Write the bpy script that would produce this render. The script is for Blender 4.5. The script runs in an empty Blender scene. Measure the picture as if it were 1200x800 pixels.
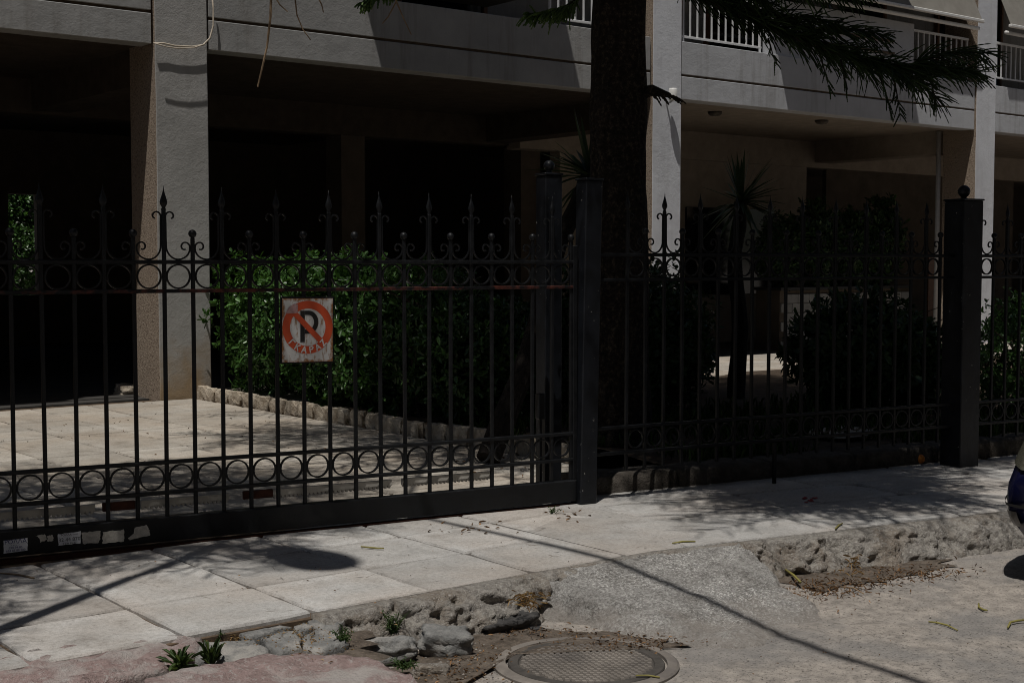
import bpy, math, random
import numpy as np
from mathutils import Vector, Matrix, noise as mnoise

# ------------------------------------------------------------------ camera, sky, sun
SC = bpy.context.scene
F, HY, CAMZ = 1617.0, 307.0, 1.5               # focal length and horizon in pixels of the 1200 px photograph
pitch = math.atan((400 - HY) / F)
yaw = math.atan(1293 / F * math.cos(pitch))
cam = bpy.data.cameras.new('camera')
cam.sensor_width = 36.0
cam.lens = F / 1200 * 36.0
cam.clip_end = 2000
cam.clip_start = 0.05
camo = bpy.data.objects.new('camera', cam)
SC.collection.objects.link(camo)
camo.location = (0, 0, CAMZ)
camo.rotation_euler = (math.pi / 2 - pitch, 0, -yaw)
SC.camera = camo

SUN = Vector((0.30, 0.206, -1.0)).normalized()  # the way the light travels
world = bpy.data.worlds.new('World')
SC.world = world
world.use_nodes = True
wn = world.node_tree
bg = wn.nodes['Background']
sky = wn.nodes.new('ShaderNodeTexSky')
sky.sky_type = 'NISHITA'
sky.sun_disc = False
sky.sun_elevation = math.asin(-SUN.z)
sky.sun_rotation = math.atan2(-SUN.x, -SUN.y)
wn.links.new(sky.outputs[0], bg.inputs[0])
bg.inputs[1].default_value = 0.05
sl = bpy.data.lights.new('sun', 'SUN')
sl.energy = 5.0
sl.angle = math.radians(0.53)
sl.color = (1.0, 0.965, 0.915)
so = bpy.data.objects.new('sun', sl)
SC.collection.objects.link(so)
so.rotation_euler = SUN.to_track_quat('-Z', 'Y').to_euler()
so.location = (0, 0, 30)
SC.view_settings.view_transform = 'Standard'
SC.view_settings.look = 'None'
SC.view_settings.gamma = 1
SC.view_settings.use_curve_mapping = False
SC.view_settings.exposure = -0.86
SC.cycles.filter_width = 1.0

# ------------------------------------------------------------------ pixel helpers
fwd0 = Vector((math.sin(yaw), math.cos(yaw), 0))
rgt = Vector((math.cos(yaw), -math.sin(yaw), 0))
fwd = fwd0 * math.cos(pitch) + Vector((0, 0, -math.sin(pitch)))
upv = rgt.cross(fwd)
CAM = Vector((0, 0, CAMZ))
def ray(px, py): return fwd * F + rgt * (px - 600) - upv * (py - 400)
def G(px, py, z=0.0):
    d = ray(px, py)
    return CAM + d * ((z - CAMZ) / d.z)
def onplane(px, py, p0, n):
    d = ray(px, py)
    return CAM + d * ((Vector(p0) - CAM).dot(n) / d.dot(n))
def atdepth(px, py, depth):
    return CAM + ray(px, py) * (depth / F)

R = random.Random(7)
rng = np.random.default_rng(11)
def N3(x, y, z=0.0, s=1.0): return mnoise.noise(Vector((x * s, y * s, z * s)))
def FB(x, y, z=0.0, s=1.0, o=4): return mnoise.fractal(Vector((x * s, y * s, z * s)), 1.0, 2.0, o)

# ------------------------------------------------------------------ mesh helpers
class MB:
    def __init__(self): self.v = []; self.f = []; self.m = []
    def add(self, v, f, mi=0):
        o = len(self.v)
        self.v += [tuple(p) for p in v]
        self.f += [tuple(i + o for i in q) for q in f]
        self.m += [mi] * len(f)
    def box(self, x0, x1, y0, y1, z0, z1, mi=0):
        v = [(x, y, z) for z in (z0, z1) for y in (y0, y1) for x in (x0, x1)]
        self.add(v, [(0, 2, 3, 1), (4, 5, 7, 6), (0, 1, 5, 4), (2, 6, 7, 3), (0, 4, 6, 2), (1, 3, 7, 5)], mi)
    def bbox(self, x0, x1, y0, y1, z0, z1, b=0.004, mi=0):
        """a box with chamfered edges"""
        xs = (x0, x1); ys = (y0, y1); zs = (z0, z1)
        v = []; idx = {}
        for i in (0, 1):
            for j in (0, 1):
                for k in (0, 1):
                    sx = b if i == 0 else -b; sy = b if j == 0 else -b; sz = b if k == 0 else -b
                    idx[i, j, k, 0] = len(v); v.append((xs[i], ys[j] + sy, zs[k] + sz))
                    idx[i, j, k, 1] = len(v); v.append((xs[i] + sx, ys[j], zs[k] + sz))
                    idx[i, j, k, 2] = len(v); v.append((xs[i] + sx, ys[j] + sy, zs[k]))
        f = []
        for i in (0, 1):
            q = [idx[i, 0, 0, 0], idx[i, 1, 0, 0], idx[i, 1, 1, 0], idx[i, 0, 1, 0]]; f.append(q if i else q[::-1])
            q = [idx[0, i, 0, 1], idx[1, i, 0, 1], idx[1, i, 1, 1], idx[0, i, 1, 1]]; f.append(q[::-1] if i else q)
            q = [idx[0, 0, i, 2], idx[1, 0, i, 2], idx[1, 1, i, 2], idx[0, 1, i, 2]]; f.append(q if i else q[::-1])
        for a in (0, 1):
            for c in (0, 1):
                q = [idx[a, c, 0, 0], idx[a, c, 0, 1], idx[a, c, 1, 1], idx[a, c, 1, 0]]; f.append(q if (a + c) % 2 else q[::-1])
                q = [idx[a, 0, c, 0], idx[a, 0, c, 2], idx[a, 1, c, 2], idx[a, 1, c, 0]]; f.append(q[::-1] if (a + c) % 2 else q)
                q = [idx[0, a, c, 1], idx[0, a, c, 2], idx[1, a, c, 2], idx[1, a, c, 1]]; f.append(q if (a + c) % 2 else q[::-1])
                for k in (0, 1):
                    q = [idx[a, c, k, 0], idx[a, c, k, 1], idx[a, c, k, 2]]; f.append(q if (a + c + k) % 2 else q[::-1])
        self.add(v, f, mi)
    def tube(self, pts, rad, sides=6, caps=True, mi=0, flat=None):
        pts = [Vector(p) for p in pts]
        if not hasattr(rad, '__len__'): rad = [rad] * len(pts)
        v = []; f = []
        t0 = (pts[1] - pts[0]).normalized()
        ref = Vector((0, 0, 1)) if abs(t0.z) < 0.9 else Vector((1, 0, 0))
        if flat is not None: ref = Vector(flat)
        nrm = t0.cross(ref).normalized()
        for i, p in enumerate(pts):
            t = (pts[min(i + 1, len(pts) - 1)] - pts[max(i - 1, 0)]).normalized()
            nrm = (nrm - t * nrm.dot(t)).normalized()
            bn = t.cross(nrm)
            for k in range(sides):
                a = 2 * math.pi * (k + 0.5) / sides
                v.append(p + (nrm * math.cos(a) + bn * math.sin(a)) * rad[i])
        for i in range(len(pts) - 1):
            for k in range(sides):
                a = i * sides + k; b = i * sides + (k + 1) % sides
                f.append((a, b, b + sides, a + sides))
        if caps:
            f.append(tuple(range(sides))[::-1]); f.append(tuple(range((len(pts) - 1) * sides, len(pts) * sides)))
        self.add(v, f, mi)
    def lathe(self, prof, c=(0, 0, 0), sides=12, mi=0):
        v = []; f = []
        for r, z in prof:
            for k in range(sides):
                a = 2 * math.pi * k / sides
                v.append((c[0] + r * math.cos(a), c[1] + r * math.sin(a), c[2] + z))
        for i in range(len(prof) - 1):
            for k in range(sides):
                a = i * sides + k; b = i * sides + (k + 1) % sides
                f.append((a, b, b + sides, a + sides))
        f.append(tuple(range(sides))[::-1]); f.append(tuple(range((len(prof) - 1) * sides, len(prof) * sides)))
        self.add(v, f, mi)
    def prism(self, poly, z0, z1, mi=0):
        n = len(poly)
        v = [(x, y, z0) for x, y in poly] + [(x, y, z1) for x, y in poly]
        f = [tuple(range(n))[::-1], tuple(range(n, 2 * n))] + [(i, (i + 1) % n, n + (i + 1) % n, n + i) for i in range(n)]
        self.add(v, f, mi)
    def mesh(self, name, mats, smooth=False):
        me = bpy.data.meshes.new(name)
        me.from_pydata(self.v, [], self.f)
        for m in (mats if isinstance(mats, (list, tuple)) else [mats]): me.materials.append(m)
        if any(self.m): me.polygons.foreach_set('material_index', self.m)
        if smooth: me.polygons.foreach_set('use_smooth', [True] * len(self.f))
        me.update()
        return me
    def build(self, name, mats, parent=None, smooth=False):
        return link(name, self.mesh(name, mats, smooth), parent)

COL = SC.collection
def link(name, data, parent=None, loc=None, rz=None):
    o = bpy.data.objects.new(name, data)
    COL.objects.link(o)
    if parent is not None: o.parent = parent
    if loc is not None: o.location = loc
    if rz is not None: o.rotation_euler = (0, 0, rz)
    return o
def tag(o, label=None, cat=None, group=None, kind=None):
    if label: o['label'] = label
    if cat: o['category'] = cat
    if group: o['group'] = group
    if kind: o['kind'] = kind
    return o
def empty(name, loc=(0, 0, 0), rz=0.0):
    o = link(name, None, None, loc, rz)
    o.empty_display_size = 0.2
    return o
def fastmesh(name, verts, quads, mat, smooth=False):
    """numpy arrays -> mesh of quads"""
    me = bpy.data.meshes.new(name)
    verts = np.asarray(verts, dtype=np.float32); quads = np.asarray(quads, dtype=np.int32)
    me.vertices.add(len(verts)); me.vertices.foreach_set('co', verts.ravel())
    me.loops.add(quads.size); me.loops.foreach_set('vertex_index', quads.ravel())
    me.polygons.add(len(quads))
    k = quads.shape[1]
    me.polygons.foreach_set('loop_start', np.arange(0, quads.size, k, dtype=np.int32))
    me.polygons.foreach_set('loop_total', np.full(len(quads), k, dtype=np.int32))
    me.materials.append(mat)
    me.update(calc_edges=True)
    me.validate()
    if smooth: me.polygons.foreach_set('use_smooth', [True] * len(me.polygons))
    return me

# ------------------------------------------------------------------ materials
def new_mat(name):
    m = bpy.data.materials.new(name)
    m.use_nodes = True
    nt = m.node_tree
    return m, nt, nt.nodes['Principled BSDF']
def ramp(nt, fac, stops):
    r = nt.nodes.new('ShaderNodeValToRGB')
    el = r.color_ramp.elements
    while len(el) < len(stops): el.new(0.5)
    for e, (p, c) in zip(el, stops):
        e.position = p
        e.color = (*c, 1) if len(c) == 3 else c
    nt.links.new(fac, r.inputs[0])
    return r.outputs[0]
def tex(nt, kind='Noise', scale=5.0, detail=6.0, coord='Object', rough=0.6, vec=None, stretch=None):
    t = nt.nodes.new('ShaderNodeTex' + kind)
    t.inputs['Scale'].default_value = scale
    if kind == 'Noise':
        t.inputs['Detail'].default_value = detail
        t.inputs['Roughness'].default_value = rough
    if vec is None:
        if coord == 'World':
            g = nt.nodes.new('ShaderNodeNewGeometry'); vec = g.outputs['Position']
        else:
            c = nt.nodes.new('ShaderNodeTexCoord'); vec = c.outputs[coord]
    if stretch:
        mp = nt.nodes.new('ShaderNodeMapping'); mp.inputs['Scale'].default_value = stretch
        nt.links.new(vec, mp.inputs[0]); vec = mp.outputs[0]
    nt.links.new(vec, t.inputs['Vector'])
    return t
def mix(nt, fac, a, b, mode='MIX'):
    x = nt.nodes.new('ShaderNodeMix'); x.data_type = 'RGBA'; x.blend_type = mode
    for s, val in ((x.inputs[0], fac), (x.inputs[6], a), (x.inputs[7], b)):
        if isinstance(val, bpy.types.NodeSocket): nt.links.new(val, s)
        elif isinstance(val, (int, float)): s.default_value = val
        else: s.default_value = (*val, 1)
    return x.outputs[2]
def math_n(nt, op, a, b=0.0):
    x = nt.nodes.new('ShaderNodeMath'); x.operation = op
    for s, val in ((x.inputs[0], a), (x.inputs[1], b)):
        if isinstance(val, bpy.types.NodeSocket): nt.links.new(val, s)
        else: s.default_value = val
    return x.outputs[0]
def bump(nt, bsdf, height, strength=0.4, dist=0.01, prev=None):
    b = nt.nodes.new('ShaderNodeBump')
    b.inputs['Strength'].default_value = strength
    b.inputs['Distance'].default_value = dist
    nt.links.new(height, b.inputs['Height'])
    if prev is not None: nt.links.new(prev, b.inputs['Normal'])
    nt.links.new(b.outputs[0], bsdf.inputs['Normal'])
    return b.outputs[0]
def surf(name, c1, c2, scale=6.0, rough=0.85, bscale=120.0, bstr=0.35, bdist=0.006, coord='World', speck=None, spscale=90.0, per_object=0.0, coarse=None, spec=0.3):
    """mottled rough surface: two tones by noise, fine relief, optional specks of a third colour, per-object tone shift"""
    m, nt, b = new_mat(name)
    n = tex(nt, 'Noise', scale, 8, coord)
    col = ramp(nt, n.outputs['Fac'], [(0.32, c1), (0.68, c2)])
    if coarse:
        nc = tex(nt, 'Noise', coarse[1], 5, coord)
        fc = ramp(nt, nc.outputs['Fac'], [(0.48, (0, 0, 0)), (0.62, (1, 1, 1))])
        col = mix(nt, math_n(nt, 'MULTIPLY', fc, coarse[2]), col, coarse[0])
    if speck:
        sp = tex(nt, 'Noise', spscale, 3, coord, 0.75)
        fs = ramp(nt, sp.outputs['Fac'], [(0.54, (0, 0, 0)), (0.66, (1, 1, 1))])
        col = mix(nt, math_n(nt, 'MULTIPLY', fs, speck[1]), col, speck[0])
    if per_object:
        oi = nt.nodes.new('ShaderNodeObjectInfo')
        hs = nt.nodes.new('ShaderNodeHueSaturation')
        v = math_n(nt, 'ADD', math_n(nt, 'MULTIPLY', oi.outputs['Random'], per_object), 1 - per_object / 2)
        nt.links.new(v, hs.inputs['Value']); nt.links.new(col, hs.inputs['Color'])
        col = hs.outputs[0]
    nt.links.new(col, b.inputs['Base Color'])
    b.inputs['Roughness'].default_value = rough
    b.inputs['Specular IOR Level'].default_value = spec
    if bstr:
        bn = tex(nt, 'Noise', bscale, 5, coord, 0.7)
        bump(nt, b, bn.outputs['Fac'], bstr, bdist)
    return m
def plain(name, c, rough=0.5, metal=0.0, spec=0.5, bscale=0, bstr=0.0, var=0.0):
    m, nt, b = new_mat(name)
    if var:
        n = tex(nt, 'Noise', 14, 6, 'World')
        lo = tuple(x * (1 - var) for x in c); hi = tuple(min(1, x * (1 + var)) for x in c)
        nt.links.new(ramp(nt, n.outputs['Fac'], [(0.3, lo), (0.7, hi)]), b.inputs['Base Color'])
    else: b.inputs['Base Color'].default_value = (*c, 1)
    b.inputs['Roughness'].default_value = rough
    b.inputs['Metallic'].default_value = metal
    b.inputs['Specular IOR Level'].default_value = spec
    if bstr:
        n = tex(nt, 'Noise', bscale, 5, 'World')
        bump(nt, b, n.outputs['Fac'], bstr, 0.004)
    return m
def leafmat(name, dark, light, rough=0.35, trans=0.22, spec=0.4):
    m, nt, b = new_mat(name)
    g = nt.nodes.new('ShaderNodeNewGeometry')
    col = ramp(nt, g.outputs['Random Per Island'], [(0.0, dark), (0.6, tuple((a + c) / 2 for a, c in zip(dark, light))), (0.93, light), (1.0, tuple(min(1, x * 1.5 + 0.02) for x in light))])
    nt.links.new(col, b.inputs['Base Color'])
    b.inputs['Roughness'].default_value = rough
    b.inputs['Specular IOR Level'].default_value = spec
    tr = nt.nodes.new('ShaderNodeBsdfTranslucent')
    nt.links.new(mix(nt, 1.0, col, (1.0, 1.0, 0.45), 'MULTIPLY'), tr.inputs['Color'])
    ms = nt.nodes.new('ShaderNodeMixShader'); ms.inputs[0].default_value = trans
    nt.links.new(b.outputs[0], ms.inputs[1]); nt.links.new(tr.outputs[0], ms.inputs[2])
    nt.links.new(ms.outputs[0], nt.nodes['Material Output'].inputs[0])
    return m

def slab_mat(name, c1, c2, edge, warm):
    """cement paving slab: mottled, paler rim where water dries, small dark spots, warm dirt"""
    m, nt, b = new_mat(name)
    n = tex(nt, 'Noise', 5, 9, 'World', 0.65)
    col = ramp(nt, n.outputs['Fac'], [(0.3, c1), (0.7, c2)])
    tc = nt.nodes.new('ShaderNodeTexCoord')
    sx = nt.nodes.new('ShaderNodeSeparateXYZ'); nt.links.new(tc.outputs['Generated'], sx.inputs[0])
    def tri(o): return math_n(nt, 'MULTIPLY', math_n(nt, 'ABSOLUTE', math_n(nt, 'SUBTRACT', o, 0.5)), 2.0)
    e = math_n(nt, 'MAXIMUM', tri(sx.outputs[0]), tri(sx.outputs[1]))
    n2 = tex(nt, 'Noise', 7, 4, 'World')
    e = math_n(nt, 'ADD', e, math_n(nt, 'MULTIPLY', math_n(nt, 'SUBTRACT', n2.outputs['Fac'], 0.5), 0.7))
    oi = nt.nodes.new('ShaderNodeObjectInfo')
    fe = ramp(nt, e, [(0.62, (0, 0, 0)), (0.8, (1, 1, 1)), (1.0, (0.35, 0.35, 0.35))])
    col = mix(nt, math_n(nt, 'MULTIPLY', math_n(nt, 'MULTIPLY', fe, oi.outputs['Random']), 0.75), col, edge)
    nw = tex(nt, 'Noise', 1.1, 5, 'World')
    fw = ramp(nt, nw.outputs['Fac'], [(0.42, (0, 0, 0)), (0.62, (1, 1, 1))])
    col = mix(nt, math_n(nt, 'MULTIPLY', fw, 0.6), col, warm)
    ns = tex(nt, 'Noise', 260, 2, 'World')
    fs = ramp(nt, ns.outputs['Fac'], [(0.30, (1, 1, 1)), (0.48, (0, 0, 0))])
    col = mix(nt, math_n(nt, 'MULTIPLY', fs, 0.45), col, (0.10, 0.09, 0.08))
    nb = tex(nt, 'Noise', 9, 2, 'World')
    fb = ramp(nt, nb.outputs['Fac'], [(0.255, (1, 1, 1)), (0.285, (0, 0, 0))])
    ng = tex(nt, 'Noise', 45, 6, 'World', 0.75)
    col = mix(nt, 0.75, col, ramp(nt, ng.outputs['Fac'], [(0.28, (0.50, 0.49, 0.47)), (0.5, (0.93, 0.93, 0.92)), (0.72, (1.12, 1.12, 1.12))]), 'MULTIPLY')
    vr = tex(nt, 'Voronoi', 1.35, coord='World'); vr.feature = 'DISTANCE_TO_EDGE'
    nv = tex(nt, 'Noise', 6, 4, 'World')
    crack = ramp(nt, math_n(nt, 'ADD', vr.outputs['Distance'], math_n(nt, 'MULTIPLY', nv.outputs['Fac'], 0.012)), [(0.0065, (1, 1, 1)), (0.0095, (0, 0, 0))])
    gate_f = ramp(nt, n2.outputs['Fac'], [(0.52, (0, 0, 0)), (0.60, (1, 1, 1))])
    col = mix(nt, math_n(nt, 'MULTIPLY', math_n(nt, 'MULTIPLY', crack, gate_f), 0.85), col, (0.12, 0.095, 0.07))
    nst = tex(nt, 'Noise', 2.7, 7, 'World', 0.7)
    col = mix(nt, 0.8, col, ramp(nt, nst.outputs['Fac'], [(0.40, (0.98, 0.98, 0.98)), (0.56, (0.86, 0.85, 0.84)), (0.66, (0.62, 0.60, 0.58))]), 'MULTIPLY')
    rim = ramp(nt, e, [(1.05, (0, 0, 0)), (1.28, (1, 1, 1))])
    col = mix(nt, math_n(nt, 'MULTIPLY', rim, 0.6), col, (0.24, 0.18, 0.125))
    col = mix(nt, math_n(nt, 'MULTIPLY', fb, 0.6), col, (0.09, 0.085, 0.08))
    hs = nt.nodes.new('ShaderNodeHueSaturation')
    v = math_n(nt, 'ADD', math_n(nt, 'MULTIPLY', oi.outputs['Random'], 0.24), 0.88)
    nt.links.new(v, hs.inputs['Value']); nt.links.new(col, hs.inputs['Color'])
    nt.links.new(hs.outputs[0], b.inputs['Base Color'])
    b.inputs['Roughness'].default_value = 0.9
    b.inputs['Specular IOR Level'].default_value = 0.2
    bn = tex(nt, 'Noise', 140, 6, 'World', 0.75)
    p = bump(nt, b, bn.outputs['Fac'], 0.35, 0.004)
    b2 = tex(nt, 'Noise', 8, 4, 'World')
    bump(nt, b, b2.outputs['Fac'], 0.3, 0.02, p)
    return m

M = {}
M['slab'] = slab_mat('paving_slab', (0.43, 0.42, 0.404), (0.58, 0.563, 0.54), (0.64, 0.635, 0.62), (0.51, 0.45, 0.395))
M['slab_yard'] = slab_mat('yard_slab', (0.42, 0.385, 0.335), (0.56, 0.515, 0.45), (0.56, 0.525, 0.47), (0.48, 0.40, 0.315))
M['joint'] = surf('joint_dirt', (0.07, 0.05, 0.035), (0.16, 0.11, 0.07), 30, bscale=200, bstr=0.6)
M['aggregate'] = surf('rough_aggregate', (0.18, 0.162, 0.145), (0.47, 0.435, 0.385), 30, 0.92, 55, 1.0, 0.03, speck=((0.58, 0.56, 0.52), 0.7), spscale=85, coarse=((0.27, 0.205, 0.145), 3.2, 0.5))
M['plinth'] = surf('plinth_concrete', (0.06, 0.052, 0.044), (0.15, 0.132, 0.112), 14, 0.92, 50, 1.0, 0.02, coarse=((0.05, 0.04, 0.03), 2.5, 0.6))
def ramp_mat():
    m, nt, b = new_mat('ramp_aggregate')
    n = tex(nt, 'Noise', 26, 8, 'World', 0.75)
    col = ramp(nt, n.outputs['Fac'], [(0.3, (0.17, 0.163, 0.155)), (0.5, (0.36, 0.348, 0.332)), (0.72, (0.50, 0.485, 0.465))])
    sp = tex(nt, 'Noise', 78, 3, 'World', 0.8)
    cl = tex(nt, 'Noise', 2.4, 4, 'World')
    amt = ramp(nt, cl.outputs['Fac'], [(0.36, (0.25, 0.25, 0.25)), (0.6, (1, 1, 1))])
    f = ramp(nt, sp.outputs['Fac'], [(0.53, (0, 0, 0)), (0.60, (1, 1, 1))])
    col = mix(nt, math_n(nt, 'MULTIPLY', f, amt), col, (0.80, 0.79, 0.77))
    f = ramp(nt, sp.outputs['Fac'], [(0.36, (1, 1, 1)), (0.45, (0, 0, 0))])
    col = mix(nt, math_n(nt, 'MULTIPLY', f, 0.65), col, (0.10, 0.092, 0.085))
    nb = tex(nt, 'Noise', 4.2, 7, 'World', 0.72)
    col = mix(nt, 0.9, col, ramp(nt, nb.outputs['Fac'], [(0.36, (0.62, 0.60, 0.57)), (0.5, (0.95, 0.94, 0.92)), (0.64, (1.12, 1.11, 1.09))]), 'MULTIPLY')
    g = nt.nodes.new('ShaderNodeNewGeometry')
    sx = nt.nodes.new('ShaderNodeSeparateXYZ'); nt.links.new(g.outputs['Position'], sx.inputs[0])
    nd = tex(nt, 'Noise', 5, 7, 'World', 0.7)
    hz = math_n(nt, 'ADD', math_n(nt, 'MULTIPLY', math_n(nt, 'ADD', sx.outputs[2], 0.17), 8.0), math_n(nt, 'MULTIPLY', math_n(nt, 'SUBTRACT', nd.outputs['Fac'], 0.5), 1.6))
    fd = ramp(nt, hz, [(0.15, (1, 1, 1)), (0.6, (0, 0, 0))])
    col = mix(nt, math_n(nt, 'MULTIPLY', fd, 0.65), col, (0.34, 0.305, 0.27))
    nt.links.new(col, b.inputs['Base Color']); b.inputs['Roughness'].default_value = 0.92; b.inputs['Specular IOR Level'].default_value = 0.2
    p = bump(nt, b, sp.outputs['Fac'], 1.0, 0.016)
    bump(nt, b, n.outputs['Fac'], 0.7, 0.02, p)
    return m
M['aggregate2'] = ramp_mat()
M['tar'] = surf('black_patch', (0.045, 0.043, 0.042), (0.11, 0.105, 0.10), 22, 0.9, 120, 0.9, 0.012)
M['street'] = surf('dusty_asphalt', (0.28, 0.252, 0.222), (0.53, 0.472, 0.413), 14.0, 0.92, 90, 1.0, 0.012, speck=((0.10, 0.092, 0.085), 0.85), spscale=70, coarse=((0.25, 0.243, 0.235), 1.6, 0.6))
M['pink'] = surf('pink_paint', (0.255, 0.185, 0.17), (0.40, 0.295, 0.275), 24, 0.9, 45, 1.0, 0.022, speck=((0.50, 0.47, 0.44), 0.6), spscale=46, coarse=((0.47, 0.44, 0.41), 4.0, 0.8))
M['greystone'] = surf('grey_stone', (0.16, 0.16, 0.155), (0.31, 0.305, 0.29), 22, 0.88, 60, 0.9, 0.016, speck=((0.10, 0.10, 0.095), 0.4), spscale=140, coarse=((0.48, 0.45, 0.41), 7.0, 0.75))
M['yellowstone'] = surf('edging_stone', (0.36, 0.29, 0.21), (0.60, 0.53, 0.43), 10, 0.9, 40, 1.0, 0.02, speck=((0.16, 0.12, 0.08), 0.55), spscale=22, per_object=0.3)
M['soil'] = surf('soil', (0.05, 0.035, 0.024), (0.11, 0.08, 0.055), 12, 0.95, 80, 0.9, 0.02)
M['dirt'] = surf('dusty_dirt', (0.075, 0.058, 0.044), (0.21, 0.172, 0.138), 16, 0.95, 60, 1.0, 0.02, speck=((0.33, 0.26, 0.19), 0.5), spscale=70)
M['litter'] = leafmat('dry_litter', (0.05, 0.028, 0.016), (0.30, 0.175, 0.09), 0.85, 0.1, 0.1)
M['straw'] = leafmat('straw', (0.20, 0.115, 0.05), (0.42, 0.29, 0.15), 0.85, 0.15, 0.1)
M['pebble'] = surf('pebble', (0.20, 0.18, 0.155), (0.42, 0.39, 0.35), 25, per_object=0.3)

def iron_mat(name, base=(0.0045, 0.005, 0.006), rust=0.0, rough=0.42):
    m, nt, b = new_mat(name)
    n = tex(nt, 'Noise', 18, 6, 'World')
    col = ramp(nt, n.outputs['Fac'], [(0.35, base), (0.75, tuple(x * 1.9 for x in base))])
    if rust:
        nr = tex(nt, 'Noise', 9, 8, 'World', 0.7)
        fr = ramp(nt, nr.outputs['Fac'], [(0.46, (0, 0, 0)), (0.60, (1, 1, 1))])
        col = mix(nt, math_n(nt, 'MULTIPLY', fr, rust), col, (0.20, 0.045, 0.025))
    nt.links.new(col, b.inputs['Base Color'])
    ro = ramp(nt, n.outputs['Fac'], [(0.3, (rough - 0.08,) * 3), (0.7, (rough + 0.18,) * 3)])
    nt.links.new(ro, b.inputs['Roughness'])
    b.inputs['Specular IOR Level'].default_value = 0.28
    bump(nt, b, tex(nt, 'Noise', 60, 5, 'World').outputs['Fac'], 0.25, 0.004)
    return m
M['iron'] = iron_mat('black_iron')
M['iron_rust'] = iron_mat('rusty_rail', rust=0.45)
def post_mat():
    m, nt, b = new_mat('post_paint')
    n = tex(nt, 'Noise', 10, 6, 'World')
    col = ramp(nt, n.outputs['Fac'], [(0.35, (0.006, 0.0068, 0.0085)), (0.7, (0.012, 0.0138, 0.018))])
    nc = tex(nt, 'Noise', 38, 3, 'World')
    fc = ramp(nt, nc.outputs['Fac'], [(0.71, (0, 0, 0)), (0.73, (1, 1, 1))])
    col = mix(nt, fc, col, (0.30, 0.29, 0.27))
    nt.links.new(col, b.inputs['Base Color'])
    b.inputs['Roughness'].default_value = 0.42
    b.inputs['Specular IOR Level'].default_value = 0.3
    bump(nt, b, tex(nt, 'Noise', 22, 5, 'World').outputs['Fac'], 0.2, 0.01)
    return m
M['post'] = post_mat()
M['rack'] = surf('rack_plastic', (0.42, 0.40, 0.36), (0.55, 0.52, 0.47), 12, 0.6)
M['rackrust'] = surf('rack_joint_rust', (0.05, 0.018, 0.012), (0.10, 0.035, 0.02), 18, 0.8)

def paint_wall(name, c1, c2, stain=None, streak=0.25, bstr=0.25):
    m, nt, b = new_mat(name)
    n = tex(nt, 'Noise', 1.6, 7, 'World')
    col = ramp(nt, n.outputs['Fac'], [(0.3, c1), (0.7, c2)])
    st = tex(nt, 'Noise', 3.0, 6, 'World', stretch=(2.4, 2.4, 0.22))
    fs = ramp(nt, st.outputs['Fac'], [(0.52, (0, 0, 0)), (0.72, (1, 1, 1))])
    col = mix(nt, math_n(nt, 'MULTIPLY', fs, streak), col, (0.19, 0.175, 0.155))
    if stain:
        g = nt.nodes.new('ShaderNodeNewGeometry')
        sp = nt.nodes.new('ShaderNodeSeparateXYZ'); nt.links.new(g.outputs['Position'], sp.inputs[0])
        n4 = tex(nt, 'Noise', 2.2, 6, 'World')
        hgt = math_n(nt, 'SUBTRACT', math_n(nt, 'MULTIPLY', n4.outputs['Fac'], 1.7), sp.outputs[2])
        fz = ramp(nt, hgt, [(0.15, (0, 0, 0)), (0.75, (1, 1, 1))])
        col = mix(nt, math_n(nt, 'MULTIPLY', fz, 0.85), col, stain)
    nt.links.new(col, b.inputs['Base Color'])
    b.inputs['Roughness'].default_value = 0.8
    b.inputs['Specular IOR Level'].default_value = 0.25
    bn = tex(nt, 'Noise', 55, 6, 'World', 0.7)
    p = bump(nt, b, bn.outputs['Fac'], bstr, 0.012)
    b2 = tex(nt, 'Noise', 7, 4, 'World')
    bump(nt, b, b2.outputs['Fac'], 0.18, 0.04, p)
    return m
M['white2'] = paint_wall('pale_facade_paint', (0.43, 0.438, 0.452), (0.53, 0.54, 0.558), streak=0.4)  # paler, cooler tone for the bays right of the second column
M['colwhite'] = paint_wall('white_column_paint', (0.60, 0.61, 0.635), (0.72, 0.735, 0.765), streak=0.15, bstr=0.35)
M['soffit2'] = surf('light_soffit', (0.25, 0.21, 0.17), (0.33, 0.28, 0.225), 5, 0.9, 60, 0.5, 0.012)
M['white'] = paint_wall('facade_paint', (0.28, 0.278, 0.27), (0.38, 0.375, 0.365), streak=0.55)
M['colpaint'] = paint_wall('column_paint', (0.33, 0.325, 0.31), (0.42, 0.41, 0.395), stain=(0.30, 0.21, 0.115), bstr=0.35)
M['pebbledash'] = surf('pebble_render', (0.22, 0.165, 0.12), (0.46, 0.375, 0.295), 50, 0.9, 55, 1.0, 0.03, speck=((0.07, 0.045, 0.03), 0.9), spscale=48)
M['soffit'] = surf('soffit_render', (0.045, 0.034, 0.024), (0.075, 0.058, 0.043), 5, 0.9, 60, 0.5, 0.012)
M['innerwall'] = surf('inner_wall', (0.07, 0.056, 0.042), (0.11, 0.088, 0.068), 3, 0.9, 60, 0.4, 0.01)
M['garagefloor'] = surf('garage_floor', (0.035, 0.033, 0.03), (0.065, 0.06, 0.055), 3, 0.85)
M['groove'] = plain('groove_dark', (0.10, 0.07, 0.045), 0.9, var=0.3)
M['trim'] = plain('white_trim', (0.72, 0.71, 0.68), 0.5, var=0.08)
M['darkglass'] = plain('dark_glass', (0.01, 0.011, 0.012), 0.08)
M['rail_white'] = plain('white_rail', (0.70, 0.70, 0.70), 0.4, var=0.06)
M['awning'] = surf('awning_fabric', (0.20, 0.185, 0.16), (0.25, 0.235, 0.205), 4, 0.85, 300, 0.3, 0.003)
M['brown'] = plain('brown_door', (0.16, 0.075, 0.035), 0.55, var=0.25)
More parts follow.
